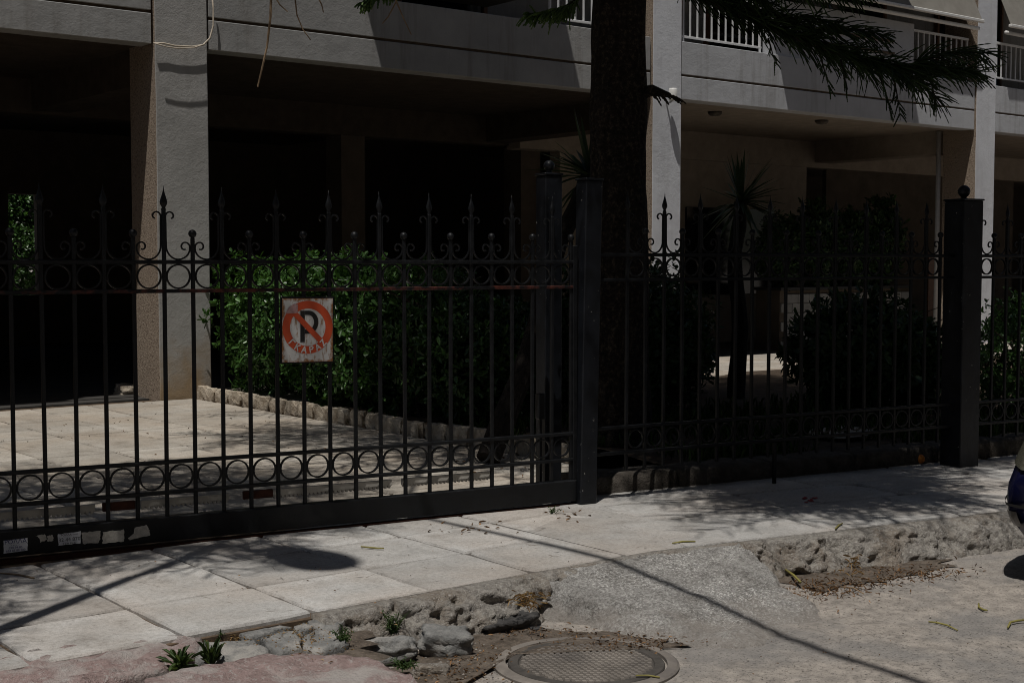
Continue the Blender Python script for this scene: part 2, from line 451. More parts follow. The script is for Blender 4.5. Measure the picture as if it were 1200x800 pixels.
M['pvc'] = plain('grey_pipe', (0.42, 0.42, 0.42), 0.45, var=0.1)
M['tile'] = surf('wall_tile', (0.20, 0.20, 0.19), (0.30, 0.295, 0.28), 6, 0.5, 40, 0.2, per_object=0.35)
M['cable'] = plain('beige_cable', (0.50, 0.43, 0.34), 0.6, var=0.15)
M['black'] = plain('black_rubber', (0.012, 0.012, 0.012), 0.6)
M['galv'] = plain('galvanised', (0.35, 0.36, 0.36), 0.45, metal=0.6, var=0.1)
M['bark'] = surf('bark', (0.008, 0.006, 0.005), (0.045, 0.034, 0.026), 30, 0.95, 32, 1.0, 0.06, speck=((0.15, 0.115, 0.08), 0.55), spscale=30)
M['yuccatrunk'] = surf('yucca_trunk', (0.008, 0.006, 0.005), (0.022, 0.017, 0.013), 26, 0.95, 45, 1.0, 0.03)
M['pine'] = leafmat('pine_twig', (0.014, 0.026, 0.010), (0.040, 0.070, 0.022), 0.6, 0.05, 0.2)
M['pinelit'] = leafmat('sunlit_pine', (0.05, 0.10, 0.025), (0.13, 0.21, 0.055), 0.5, 0.15, 0.3)  # greener pine twig, sunlight put into its lighter colour
M['deadtwig'] = plain('dead_twig', (0.26, 0.18, 0.11), 0.9, var=0.3)
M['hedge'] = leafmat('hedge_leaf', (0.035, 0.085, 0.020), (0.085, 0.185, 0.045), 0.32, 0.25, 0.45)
M['hedgedark'] = leafmat('shade_hedge_leaf', (0.022, 0.055, 0.014), (0.07, 0.15, 0.036), 0.34, 0.25, 0.42)  # hedge leaf with the tree's shade put into its colour
M['bush'] = leafmat('dark_bush_leaf', (0.018, 0.042, 0.013), (0.045, 0.090, 0.028), 0.4, 0.2, 0.35)
M['yucca'] = leafmat('yucca_leaf', (0.025, 0.045, 0.018), (0.055, 0.085, 0.035), 0.45, 0.1, 0.3)
M['weed'] = leafmat('weed_leaf', (0.035, 0.065, 0.022), (0.10, 0.15, 0.055), 0.5, 0.25, 0.2)
M['grass'] = leafmat('grass_blade', (0.03, 0.06, 0.015), (0.08, 0.13, 0.035), 0.6, 0.25, 0.2)
M['wood'] = plain('shrub_stem', (0.07, 0.05, 0.035), 0.9, var=0.3)
M['yellowtwig'] = plain('yellow_twig', (0.24, 0.21, 0.055), 0.7, var=0.2)
M['orange'] = plain('orange_peel', (0.65, 0.22, 0.02), 0.45, var=0.1)

# ------------------------------------------------------------------ street, sidewalk, yard (the setting)
SZ = -0.17                                       # street level; the sidewalk is at 0
KANG = math.radians(-11.3)
KY0 = 5.12                                       # left part of the kerb runs parallel to the building
KX = 5.0                                         # then it bends
def kerb_y(x):
    return KY0 if x < KX else KY0 - 0.005 - (x - KX) * math.tan(-KANG)
GA = math.radians(-9.5)                          # the gate line
GP = Vector((5.725, 6.40, 0))
GU = Vector((math.cos(GA), math.sin(GA), 0)); GN = Vector((-math.sin(GA), math.cos(GA), 0))
def gs(px, py):
    p = onplane(px, py, GP, GN)
    return (p - GP).dot(GU), p.z
def gate_y(x): return GP.y + (x - GP.x) * math.tan(GA)

def ramp_h(x, y):
    """height of the rough ramp poured against the kerb, 0..1"""
    top = kerb_y(x) - 0.02
    v = (top - y) / (1.02 + 0.14 * math.sin(x * 3.0) - 0.22 * max(0, 4.55 - x) + 0.22 * FB(x, y, 5, 3.0, 5))  # 0 at kerb .. 1 at foot
    left = (x - (4.05 + 0.02 * math.sin(y * 9) + 0.16 * FB(x, y, 3, 4, 5))) / 0.26
    right = ((5.60 - 0.42 * (4.95 - y)) + 0.10 * FB(x, y, 1, 5, 5) - x) / 0.12
    a = max(0.0, min(1.0, 1 - v)); a = a ** 0.9
    s = max(0.0, min(1.0, left)); s = s * s * (3 - 2 * s)
    r = max(0.0, min(1.0, right)); r = r * r * (3 - 2 * r)
    return a * s * r

def street_z(x, y): return SZ + 0.012 * FB(x, y, 0, 1.1, 3) + 0.004 * N3(x, y, 0, 9)
mb = MB()
nx, ny = 150, 120
x0, x1, y0, y1 = 1.0, 9.5, 1.0, 5.35
vs = [(x0 + (x1 - x0) * i / nx, y0 + (y1 - y0) * j / ny) for j in range(ny + 1) for i in range(nx + 1)]
vv = []
for x, y in vs:
    ed = min(1, min(x - x0, x1 - x, y - y0) / 0.5)
    vv.append((x, y, SZ + (street_z(x, y) - SZ) * max(0, ed)))
mb.add(vv, [(j * (nx + 1) + i, j * (nx + 1) + i + 1, (j + 1) * (nx + 1) + i + 1, (j + 1) * (nx + 1) + i) for j in range(ny) for i in range(nx)])
for r in ((-300, 1.0, -300, 5.35), (9.5, 300, -300, 5.35), (1.0, 9.5, -300, 1.0), (-300, 300, 5.35, 300)):
    mb.add([(r[0], r[2], SZ - 0.003), (r[1], r[2], SZ - 0.003), (r[1], r[3], SZ - 0.003), (r[0], r[3], SZ - 0.003)], [(0, 1, 2, 3)])
tag(mb.build('street', M['street'], smooth=True), kind='structure')

# the sidewalk bed, its slabs
mb = MB()
poly = [(-30, KY0 - 0.03), (KX, KY0 - 0.03), (20, kerb_y(20) - 0.03), (20, gate_y(20) + 0.25), (-30, gate_y(-30) + 0.25)]
mb.prism(poly, SZ - 0.05, -0.022)
sidewalk = tag(mb.build('sidewalk', M['joint']), kind='structure')

def slab_mesh(w, d, seed, th=0.05, mat=None, chip=0.012):
    r = random.Random(seed)
    pts = []
    n = 5
    for (ax, ay), (bx, by) in (((-1, -1), (1, -1)), ((1, -1), (1, 1)), ((1, 1), (-1, 1)), ((-1, 1), (-1, -1))):
        for k in range(n):
            t = k / n
            x = (ax + (bx - ax) * t) * w / 2; y = (ay + (by - ay) * t) * d / 2
            j = r.random() ** 3 * chip * (1.8 if k == 0 else 1)
            l = math.hypot(x, y)
            pts.append((x * (1 - j / l), y * (1 - j / l)))
    m = len(pts)
    out = [(x, y, -0.008 - 0.004 * r.random()) for x, y in pts]
    inn = [(x * (1 - 0.007 / w * 2), y * (1 - 0.007 / d * 2), -0.001 * r.random()) for x, y in pts]
    bot = [(x, y, -th) for x, y in pts]
    b = MB()
    b.add(bot + out + inn, [(i, (i + 1) % m, m + (i + 1) % m, m + i) for i in range(m)] + [(m + i, m + (i + 1) % m, 2 * m + (i + 1) % m, 2 * m + i) for i in range(m)] + [tuple(range(2 * m, 3 * m))])
    return b.mesh('paving_slab', mat)
SW, SD = 0.608, 0.566
sm = [slab_mesh(SW - 0.014, SD - 0.012, s, mat=M['slab']) for s in range(6)]
def place_slab(meshes, x, y, rz, parent, z=0.0):
    o = link('paving_slab', R.choice(meshes), parent, (x, y, z + R.uniform(-0.003, 0.003)), rz)
    o.rotation_euler = (R.uniform(-0.004, 0.004), R.uniform(-0.004, 0.004), rz + R.choice((0, math.pi)) + R.uniform(-0.004, 0.004))
    return o
GX0 = 2.39
for i in range(-3, 5):
    for j in range(4):
        x = GX0 + (i + 0.5) * SW; y = 5.105 + (j + 0.5) * SD
        if y + SD / 2 > gate_y(x) + 0.32: continue
        if x > 5.2 : continue
        place_slab(sm, x, y, 0, sidewalk)
# larger poured panels to the right, laid with the fence
pm = [slab_mesh(0.985, 0.70, 40 + s, mat=M['slab'], chip=0.03) for s in range(3)]
pm2 = [slab_mesh(0.985, 0.50, 60 + s, mat=M['slab'], chip=0.03) for s in range(3)]
ku = Vector((math.cos(KANG), math.sin(KANG), 0)); kn = Vector((-ku.y, ku.x, 0))
kb0 = Vector((KX, KY0 - 0.005, 0))
for i in range(0, 12):
    for j, (off, ms) in enumerate(((0.36, pm), (0.97, pm2), (1.48, pm2))):
        p = kb0 + ku * (0.72 + i * 1.0 + (0.0, 0.21, -0.08)[j]) + kn * (off - 0.01)
        if i == 0 and j == 2: p = p + ku * 0.08
        if p.y > gate_y(p.x) + 0.30: continue
        place_slab(ms, p.x, p.y, KANG, sidewalk)
# wedge where the two grids meet
b = MB()
wp = [(4.835, 5.11), (5.00, 5.11), (5.215, 5.075), (5.34, 5.70), (5.60, 5.68), (5.78, 6.20), (5.80, 6.72), (4.835, 6.80)]
b.prism(wp, -0.05, -0.003)
b.build('paving_slab', M['slab'], sidewalk)

# the yard and driveway
mb = MB()
mb.prism([(-14, gate_y(-14) + 0.26), (GP.x + 1.1, gate_y(GP.x + 1.1) + 0.26), (6.78, 14.35), (-14, 14.35)], SZ - 0.05, -0.024)
drive = tag(mb.build('driveway', M['joint']), kind='structure')
ym = [slab_mesh(0.60 - 0.016, 0.60 - 0.016, 80 + s, mat=M['slab_yard']) for s in range(6)]
for i in range(9):
    for j in range(14):
        x = 1.62 + i * 0.60; y = 6.55 + j * 0.60
        if y < gate_y(x) + 0.54 or y > 14.3 or x > 6.6: continue
        if x < y * 0.325 - 0.7: continue
        place_slab(ym, x, y, 0, drive)
mb = MB(); mb.box(-14, 45, 14.62, 25.2, -0.3, 0.004)
tag(mb.build('garage_floor', M['garagefloor']), kind='structure')
mb = MB(); mb.box(-14, 6.7, 14.36, 14.618, -0.3, -0.004)
tag(mb.build('garage_threshold', M['garagefloor']), kind='structure')
mb = MB(); mb.box(6.95, 45, 12.2, 14.60, -0.3, 0.016)
court = tag(mb.build('courtyard', M['joint']), kind='structure')
for i in range(26):
    for j in range(4):
        place_slab(ym, 7.4 + i * 0.6, 12.5 + j * 0.6, 0, court, 0.045)

# garden soil with relief
mb = MB()
nx, ny = 70, 50
gv = []
for j in range(ny + 1):
    for i in range(nx + 1):
        x = 6.95 + 16 * i / nx
        ya = gate_y(x) + 0.45; y = ya + (12.2 - ya) * j / ny
        gv.append((x, y, 0.05 + 0.05 * FB(x, y, 0, 0.8, 4)))
mb.add(gv, [(j * (nx + 1) + i, j * (nx + 1) + i + 1, (j + 1) * (nx + 1) + i + 1, (j + 1) * (nx + 1) + i) for j in range(ny) for i in range(nx)])
tag(mb.build('garden_soil', M['soil'], smooth=True), kind='structure')
mb = MB()
mb.add([(6.95, 12.2, 0.02), (6.95, 14.0, 0.02), (8.6, 14.0, 0.064), (8.6, 12.2, 0.064)], [(0, 3, 2, 1)])
tag(mb.build('hedge_soil', M['soil']), kind='structure')

# ------------------------------------------------------------------ kerb stones
def kerb_piece(xa, xb, width, rough, seed, mat, parent, lower=0.0, nseg=26, gap=0.008, ang=False, bulge=0.05):
    """a worn kerb stone swept along the kerb: top, rounded nose, rough front"""
    prof = [(0.0, -0.20), (0.0, 0.0), (-width * 0.35, 0.002), (-width * 0.6, -0.006), (-width * 0.78, -0.024), (-width * 0.9, -0.05), (-width, -0.085), (-width - bulge * 0.5, -0.12), (-width - bulge, -0.16), (-width - bulge * 1.2, -0.24)]
    fine = []
    for (ay, az), (cy, cz) in zip(prof[1:-1], prof[2:]):
        for q in range(4): fine.append((ay + (cy - ay) * q / 4, az + (cz - az) * q / 4))
    prof = [prof[0]] + fine + [prof[-1]]
    nseg = max(12, int((xb - xa) / 0.014))
    b = MB(); v = []
    np_ = len(prof)
    for i in range(nseg + 1):
        x = xa + gap + (xb - xa - 2 * gap) * i / nseg
        ends = min(i, nseg - i) / 3.0
        endr = 1 - 0.10 * max(0, 1 - ends)
        for k, (dy, dz) in enumerate(prof):
            q = min(1.0, max(0.0, (-dy / width - 0.25) / 0.5)) if k else 0.0
            big = FB(x + seed, dy * 1.3, dz * 1.3, 5.0, 4)
            pit = max(0.0, mnoise.noise(Vector((x * 16 + seed, dy * 14, dz * 14))) - 0.05)
            sml = FB(x, dy + seed, dz, 38.0, 3)
            h = 1.3 * rough * q * (0.85 * big - 1.0 * pit + 0.26 * sml)
            up = max(0.0, 1 + dz * 9) * 0.7
            v.append((x, kerb_y(x) - 0.022 + dy * (1 if k < 2 else endr) - h, dz - 0.008 * q + h * up * 0.8 + 0.0015 * sml + lower * min(1, -dy / width)))
    f = [(i * np_ + k, i * np_ + k + 1, (i + 1) * np_ + k + 1, (i + 1) * np_ + k) for i in range(nseg) for k in range(np_ - 1)]
    f.append(tuple(range(np_))[::-1]); f.append(tuple(range(nseg * np_, (nseg + 1) * np_)))
    b.add(v, [q[::-1] for q in f])
    return b.build('kerb_stone', mat, parent, smooth=True)
for a, c, w, rg, sd in ((2.96, 3.36, 0.20, 0.05, 1), (3.36, 4.10, 0.22, 0.055, 2), (4.10, 4.42, 0.14, 0.06, 3)):
    kerb_piece(a, c, w, rg, sd, M['aggregate'], sidewalk, nseg=34, bulge=0.07)
for a, c, w, rg, sd in ((4.42, 5.02, 0.10, 0.02, 4), (5.02, 5.52, 0.10, 0.03, 5)):
    kerb_piece(a, c, w, rg, sd, M['aggregate'], sidewalk, bulge=0.02)
for a, c, w, rg, sd in ((5.52, 5.66, 0.17, 0.055, 9), (5.66, 6.02, 0.19, 0.055, 6), (6.02, 6.75, 0.20, 0.045, 7), (6.75, 7.75, 0.20, 0.035, 8), (7.75, 8.9, 0.2, 0.035, 10), (8.9, 10.2, 0.2, 0.03, 11), (10.2, 11.6, 0.2, 0.03, 12)):
    kerb_piece(a, c, w, rg, sd, M['aggregate'], sidewalk, nseg=34, bulge=0.06)
for i in range(8):
    kerb_piece(-7.2 + i * 1.0, -6.2 + i * 1.0, 0.2, 0.03, 20 + i, M['aggregate'], sidewalk, nseg=12)

# irregular low stones at the left: pink painted kerb slabs and grey crazy paving
def flat_stone(name, pix, z, th, mat, parent, seed, rough=0.012, tilt=(0, 0)):
    pts = [G(px, py, z) for px, py in pix]
    c = sum(pts, Vector()) / len(pts)
    ring = []
    n = len(pts)
    for i in range(n):                                   # densify and roughen the outline
        a = pts[i]; d = pts[(i + 1) % n]
        m = max(2, int((d - a).length / 0.035))
        for k in range(m):
            p = a.lerp(d, k / m)
            j = 0.020 * FB(p.x + seed, p.y, 0, 11, 5)
            ring.append(p + (p - c).normalized() * j)
    m = len(ring)
    layers = []
    for s, dz in ((1.0, -th), (1.0, -0.020), (0.985, -0.006), (0.93, 0.0), (0.86, 0.0), (0.78, 0.0), (0.68, 0.0), (0.57, 0.0), (0.46, 0.0), (0.34, 0.0), (0.2, 0.0)):
        layers.append([(c.x + (p.x - c.x) * s, c.y + (p.y - c.y) * s, z + dz + rough * FB(p.x * s + seed, p.y * s, 0, 9, 4) * (1 if dz > -0.05 else 0) + tilt[0] * (p.x - c.x) * s + tilt[1] * (p.y - c.y) * s) for p in ring])
    v = [q for L in layers for q in L] + [(c.x, c.y, z)]
    f = []
    for l in range(len(layers) - 1):
        f += [(l * m + i, l * m + (i + 1) % m, (l + 1) * m + (i + 1) % m, (l + 1) * m + i) for i in range(m)]
    L = (len(layers) - 1) * m
    f += [(L + i, L + (i + 1) % m, len(v) - 1) for i in range(m)]
    b = MB(); b.add(v, f)
    o = b.build(name, mat, parent, smooth=True)
    me = o.data
    bm_fix(me)
    return o
def bm_fix(me):
    import bmesh
    bm = bmesh.new(); bm.from_mesh(me)
    bmesh.ops.recalc_face_normals(bm, faces=bm.faces)
    bm.to_mesh(me); bm.free()
flat_stone('kerb_stone', [(-260, 838), (-120, 798), (0, 771), (110, 754), (205, 744), (238, 747), (226, 768), (190, 782), (110, 800), (-60, 860), (-160, 880)], -0.014, 0.17, M['pink'], sidewalk, 3, 0.030)
flat_stone('kerb_stone', [(170, 802), (230, 787), (302, 772), (372, 766), (436, 768), (470, 781), (512, 803), (560, 850), (420, 900), (230, 900), (160, 840)], -0.04, 0.15, M['pink'], sidewalk, 9, 0.026, (-0.03, 0.05))
for q, zz in (([(232, 752), (300, 748), (318, 762), (300, 771), (228, 774), (222, 763)], -0.035),
          ([(306, 747), (345, 736), (352, 748), (352, 757), (325, 764)], -0.03),
          ([(356, 756), (354, 745), (372, 736), (392, 737), (408, 752), (370, 763)], -0.032),
          ([(360, 728), (398, 716), (404, 724), (396, 736), (372, 734)], -0.022),
          ([(345, 734), (356, 728), (368, 732), (352, 742)], -0.026),
          ([(280, 741), (330, 732), (342, 733), (300, 745)], -0.018)):
    flat_stone('stone', q, zz, 0.12, M['greystone'], sidewalk, zz * 1000, 0.010)
mb = MB()
def dirt_patch(pix, z, mat, name, amp=0.012):
    pts = [G(px, py, z) for px, py in pix]
    c = sum(pts, Vector()) / len(pts)
    ring = []
    for i in range(len(pts)):
        a = pts[i]; d = pts[(i + 1) % len(pts)]
        for k in range(14):
            p = a.lerp(d, k / 14); ring.append(c + (p - c) * (1 + 0.34 * FB(p.x, p.y, 2, 9, 5)))
    m = len(ring); v = []; f = []
    for s in (1.0, 0.8, 0.6, 0.4, 0.2):
        v += [(c.x + (p.x - c.x) * s, c.y + (p.y - c.y) * s, z + (0.0 if s == 1 else amp * (0.5 + FB(p.x * s, p.y * s, 1, 16, 4)))) for p in ring]
    v.append((c.x, c.y, z + amp * 0.5))
    for l in range(4): f += [(l * m + i, l * m + (i + 1) % m, (l + 1) * m + (i + 1) % m, (l + 1) * m + i) for i in range(m)]
    f += [(4 * m + i, 4 * m + (i + 1) % m, 5 * m) for i in range(m)]
    b = MB(); b.add(v, f)
    o = b.build(name, mat, None, smooth=True); bm_fix(o.data)
    return tag(o, kind='structure')
dirt_patch([(215, 752), (330, 728), (410, 714), (430, 735), (440, 775), (300, 790), (200, 790)], -0.075, M['dirt'], 'dirt', 0.02)
dirt_patch([(470, 775), (520, 748), (600, 738), (720, 738), (800, 756), (760, 760), (600, 765), (560, 790), (520, 815), (470, 800)], SZ + 0.012, M['dirt'], 'dirt', 0.008)
dirt_patch([(890, 672), (950, 692), (1030, 682), (1120, 663), (1100, 652), (1000, 662), (930, 668)], SZ + 0.004, M['dirt'], 'dirt', 0.014)

# ramp of poured aggregate and black patch
mb = MB(); nx, ny = 170, 120
x0, x1, y0, y1 = 3.95, 5.85, 3.55, 5.14
v = []
for j in range(ny + 1):
    for i in range(nx + 1):
        x = x0 + (x1 - x0) * i / nx; y = y0 + (y1 - y0) * j / ny
        h = ramp_h(x, y)
        z = (SZ - 0.03) + h * (0.028 - SZ - 0.012) + (0.012 * FB(x, y, 0, 4, 4) + 0.006 * FB(x, y, 4, 26, 3)) * min(1, h * 6) + 0.020 * min(1, h * 12)
        v.append((x, y, min(z, -0.004)))
mb.add(v, [(j * (nx + 1) + i, j * (nx + 1) + i + 1, (j + 1) * (nx + 1) + i + 1, (j + 1) * (nx + 1) + i) for j in range(ny) for i in range(nx)])
tag(mb.build('concrete_ramp', M['aggregate2'], smooth=True), kind='structure')

def rock(name, c, size, seed, mat, parent=None, rough=0.22, flat=1.0, n=22, rz=0.0, tilt=0.0, block=0.72):
    v = []; f = []
    m = n * 2
    for i in range(n + 1):
        th = math.pi * i / n
        for k in range(m):
            ph = 2 * math.pi * k / m
            d = Vector((math.sin(th) * math.cos(ph), math.sin(th) * math.sin(ph), math.cos(th)))
            # push towards a block so the stone has facets
            q = max(abs(d.x), abs(d.y), abs(d.z))
            d2 = d / (q ** block)
            r = 0.72 * (1 + rough * FB(d.x + seed, d.y, d.z, 1.8, 5) + 0.25 * rough * FB(d.x - seed, d.y, d.z, 7, 4) - 0.5 * rough * max(0, N3(d.x, d.y + seed, d.z, 3.3)))
            v.append((d2.x * r * size[0], d2.y * r * size[1], d2.z * r * size[2]))
    for i in range(n):
        for k in range(m):
            f.append((i * m + k, (i + 1) * m + k, (i + 1) * m + (k + 1) % m, i * m + (k + 1) % m))
    b = MB(); b.add(v, f)
    o = b.build(name, mat, parent, smooth=n > 9)
    bm_fix(o.data)
    o.location = c; o.rotation_euler = (tilt, tilt * 0.6, rz)
    return o
p = G(500, 745, -0.05)
tag(rock('rubble_stone', G(522, 768, SZ) + Vector((0, 0, 0.06)), (0.15, 0.10, 0.085), 3, M['greystone'], rz=-0.5, tilt=0.12), 'broken grey block with white veins lying against the kerb beside the manhole', 'stone')
tag(rock('rubble_stone', G(452, 775, SZ) + Vector((0, 0, 0.05)), (0.17, 0.10, 0.07), 8, M['greystone'], rz=-0.75, tilt=-0.15), 'flat tilted grey stone between the pink kerb slab and the broken block', 'stone')
tag(rock('rubble_stone', G(505, 792, SZ) + Vector((0, 0, 0.02)), (0.10, 0.045, 0.04), 13, M['aggregate'], rz=-0.6), 'small beige stone at the tip of the pink kerb slab', 'stone')
tag(rock('tar_lump', G(597, 744, SZ) + Vector((0.03, 0.08, 0.0)), (0.22, 0.11, 0.08), 21, M['tar'], rz=-0.1, rough=0.5), 'rough black tar lump at the foot of the kerb above the manhole', 'tar patch')

# ------------------------------------------------------------------ drain pipe and manhole
pp = G(653, 722, -0.125) + Vector((0.03, 0.13, -0.012))
d_ = (Vector((0.0, 1.0, 0)) - rgt * 0.1).normalized()
b = MB()
sides = 20; v = []; f = []
for ring, (rr, t) in enumerate(((0.052, 0.0), (0.052, 0.35), (0.046, 0.35), (0.046, 0.0))):
    for k in range(sides):
        a = 2 * math.pi * k / sides
        q = pp + Vector((math.cos(a) * rr * 1.15, t, math.sin(a) * rr * 0.9))
        v.append(q)
for l in range(4):
    f += [(l * sides + k, l * sides + (k + 1) % sides, ((l + 1) % 4) * sides + (k + 1) % sides, ((l + 1) % 4) * sides + k) for k in range(sides)]
b.add(v, f)
o = tag(b.build('drain_pipe', M['plinth'], smooth=False), 'open end of a small grey drain pipe poking out of the kerb', 'pipe')
b = MB(); b.add([pp + Vector((math.cos(2 * math.pi * k / 16) * 0.055, 0.16, math.sin(2 * math.pi * k / 16) * 0.044)) for k in range(16)], [tuple(range(16))])
b.build('pipe_dark', M['black'], o)  # black disc in place of the shade inside the pipe

mc = G(687, 779, SZ)
MR = 0.33
mh = empty('manhole', (mc.x, mc.y, SZ + 0.006)); mh.rotation_euler = (0, 0, 0.35)
tag(mh, 'round rusty iron manhole cover with lozenge tread set in the street', 'manhole')
M['cast'] = surf('cast_iron', (0.17, 0.15, 0.13), (0.29, 0.258, 0.225), 10, 0.75, 140, 0.5, 0.004, coarse=((0.11, 0.10, 0.095), 3.0, 0.6))
M['castdark'] = surf('cast_iron_dark', (0.055, 0.05, 0.045), (0.10, 0.09, 0.08), 14, 0.75, 140, 0.5)
b = MB(); b.lathe([(MR + 0.055, -0.06), (MR + 0.055, 0.006), (MR + 0.045, 0.012), (MR + 0.006, 0.012), (MR + 0.004, -0.02)], sides=64)
b.build('frame', M['cast'], mh)
b = MB(); b.lathe([(MR - 0.004, -0.06), (MR - 0.004, 0.004), (MR - 0.008, 0.0095), (MR - 0.045, 0.0095), (MR - 0.050, 0.002)], sides=64)
cov = b.build('cover', M['castdark'], mh)
b = MB()
pitch_x, pitch_y = 0.031, 0.023
for j in range(-16, 17):
    for i in range(-12, 13):
        cx = (i + 0.5 * (j % 2)) * pitch_x; cy = j * pitch_y
        if cx * cx + cy * cy > (MR - 0.06) ** 2: continue
        w, h = 0.0145, 0.0155
        lo = [(cx - w, cy, 0.001), (cx, cy - h, 0.001), (cx + w, cy, 0.001), (cx, cy + h, 0.001)]
        z = 0.0105
        k = 0.74
        hi = [(cx + (x - cx) * k, cy + (y - cy) * k, z) for x, y, _ in lo]
        b.add(lo + hi, [(4, 5, 6, 7)] + [(q, (q + 1) % 4, 4 + (q + 1) % 4, 4 + q) for q in range(4)])
tag(b.build('tread', M['cast'], mh), kind='stuff')

# ------------------------------------------------------------------ wrought iron: shared pieces
def bar_mesh(z0, z1, w=0.010):
    b = MB(); b.bbox(-w, w, -w, w, z0, z1, 0.0025); return b.mesh('bar', M['iron'])
def spear_mesh():
    b = MB()
    b.lathe([(0.012, 0.0), (0.0135, 0.008), (0.009, 0.016), (0.019, 0.034), (0.021, 0.046), (0.015, 0.066), (0.008, 0.088), (0.0035, 0.105), (0.0008, 0.13)], sides=8)
    for q, (x, y, z) in enumerate(b.v): b.v[q] = (x, y * 0.62, z)
    return b.mesh('finial', M['iron'], True)
def ball_mesh(r=0.022):
    b = MB()
    b.lathe([(0.009, -0.012)] + [(r * math.sin(a), r * (1 - math.cos(a))) for a in [math.pi * k / 8 for k in range(1, 8)]] + [(0.001, 2 * r)], sides=12)
    return b.mesh('finial', M['iron'], True)
def ring_mesh(r):
    b = MB(); n = 28; v = []; f = []
    for k in range(n):
        a = 2 * math.pi * k / n
        for rr, y in ((r, -0.008), (r, 0.008), (r - 0.008, 0.008), (r - 0.008, -0.008)):
            v.append((math.cos(a) * rr, y, math.sin(a) * rr))
    for k in range(n):
        for q in range(4):
            f.append((k * 4 + q, k * 4 + (q + 1) % 4, ((k + 1) % n) * 4 + (q + 1) % 4, ((k + 1) % n) * 4 + q))
    b.add(v, [q[::-1] for q in f]); return b.mesh('ring', M['iron'])
def scroll_mesh(side, half, ztop):
    """flat strip: curl beside the spear, down along the bar, sweep out and curl again beside the ball bar"""
    pts = []
    # upper curl, centre (0.034, ztop-0.028)
    cx, cz = 0.038, ztop - 0.026
    for k in range(15):
        a = math.radians(-60 - 0) + math.radians(250) * (k / 14)
        r = 0.010 + 0.016 * min(1, k / 9)
        pts.append((cx + r * math.cos(a) * 1.0, cz + r * math.sin(a)))
    pts += [(0.0135, ztop - 0.06), (0.0135, ztop - 0.10), (0.0135, ztop - 0.135)]
    # bottom sweep up to the ball bar
    zb = 0.012
    xm = half * 0.5
    rx = xm - 0.0135
    for k in range(1, 9):
        a = math.pi + math.pi / 2 * k / 8
        pts.append((xm + rx * math.cos(a), zb + 0.075 + 0.075 * math.sin(a)))
    xe = half - 0.014
    for k in range(1, 7):
        a = -math.pi / 2 + math.pi / 2 * k / 6
        pts.append((xm + (xe - xm) * math.cos(a), zb + 0.058 + 0.058 * math.sin(a)))
    cx, cz = xe - 0.026, zb + 0.058
    for k in range(1, 15):
        a = math.radians(285) * k / 14
        r = 0.026 - 0.016 * max(0, (k - 5) / 9)
        pts.append((cx + r * math.cos(a), cz + 0.006 + r * math.sin(a)))
    b = MB()
    b.tube([(side * x, 0, z) for x, z in pts], 0.0058, 4, flat=(0, 1, 0))
    return b.mesh('scroll', M['iron'])
SPEAR = spear_mesh(); BALL = ball_mesh()

def iron_panel(name, origin, bars, z1, z2, z3, z4, zbot, spears_even, label, cat, span, rusty='iron'):
    """bars: list of s positions; even/odd alternate spear and ball"""
    root = empty(name, origin, GA)
    tag(root, label, cat)
    for k, (z, mt, hh) in enumerate(((z1, 'iron', 0.011), (z2, rusty, 0.010), (z3, 'iron', 0.010), (z4, 'iron', 0.010))):
        b = MB(); b.bbox(span[0], span[1], -0.0165, 0.0165, z - hh, z + hh, 0.003)
        b.build('rail', M[mt], root)
    long_m = bar_mesh(zbot, z1 + 0.275); short_m = bar_mesh(zbot, z1 + 0.13)
    rings = {}; scrolls = {}
    for i, s in enumerate(bars):
        spear = (i % 2 == 0) == spears_even
        br = link('bar', long_m if spear else short_m, root, (s, 0, 0))
        br.rotation_euler = (R.uniform(-0.0025, 0.0025), R.uniform(-0.0035, 0.0035), 0)
        fo = link('finial', SPEAR if spear else BALL, br, (0, 0, z1 + (0.270 if spear else 0.128)))
        fo.rotation_euler = (0, R.uniform(-0.02, 0.02), 0 if spear else R.uniform(0, 3))
        for sd, t in ((1, bars[i + 1] if i + 1 < len(bars) else None), (-1, bars[i - 1] if i > 0 else None)):
            if t is None: continue
            d = abs(t - s)
            if spear:
                key = (sd, round(d, 3))
                if key not in scrolls: scrolls[key] = scroll_mesh(sd, key[1], 0.262)
                link('scroll', scrolls[key], root, (s, 0, z1 + 0.002))
            if sd == 1:
                for za, zb in ((z1, z2), (z3, z4)):
                    rr = round(min((za - zb - 0.022) / 2, d / 2 - 0.0105), 3)
                    if rr not in rings: rings[rr] = ring_mesh(rr)
                    link('ring', rings[rr], root, ((s + t) / 2, 0, (za + zb) / 2))
    return root

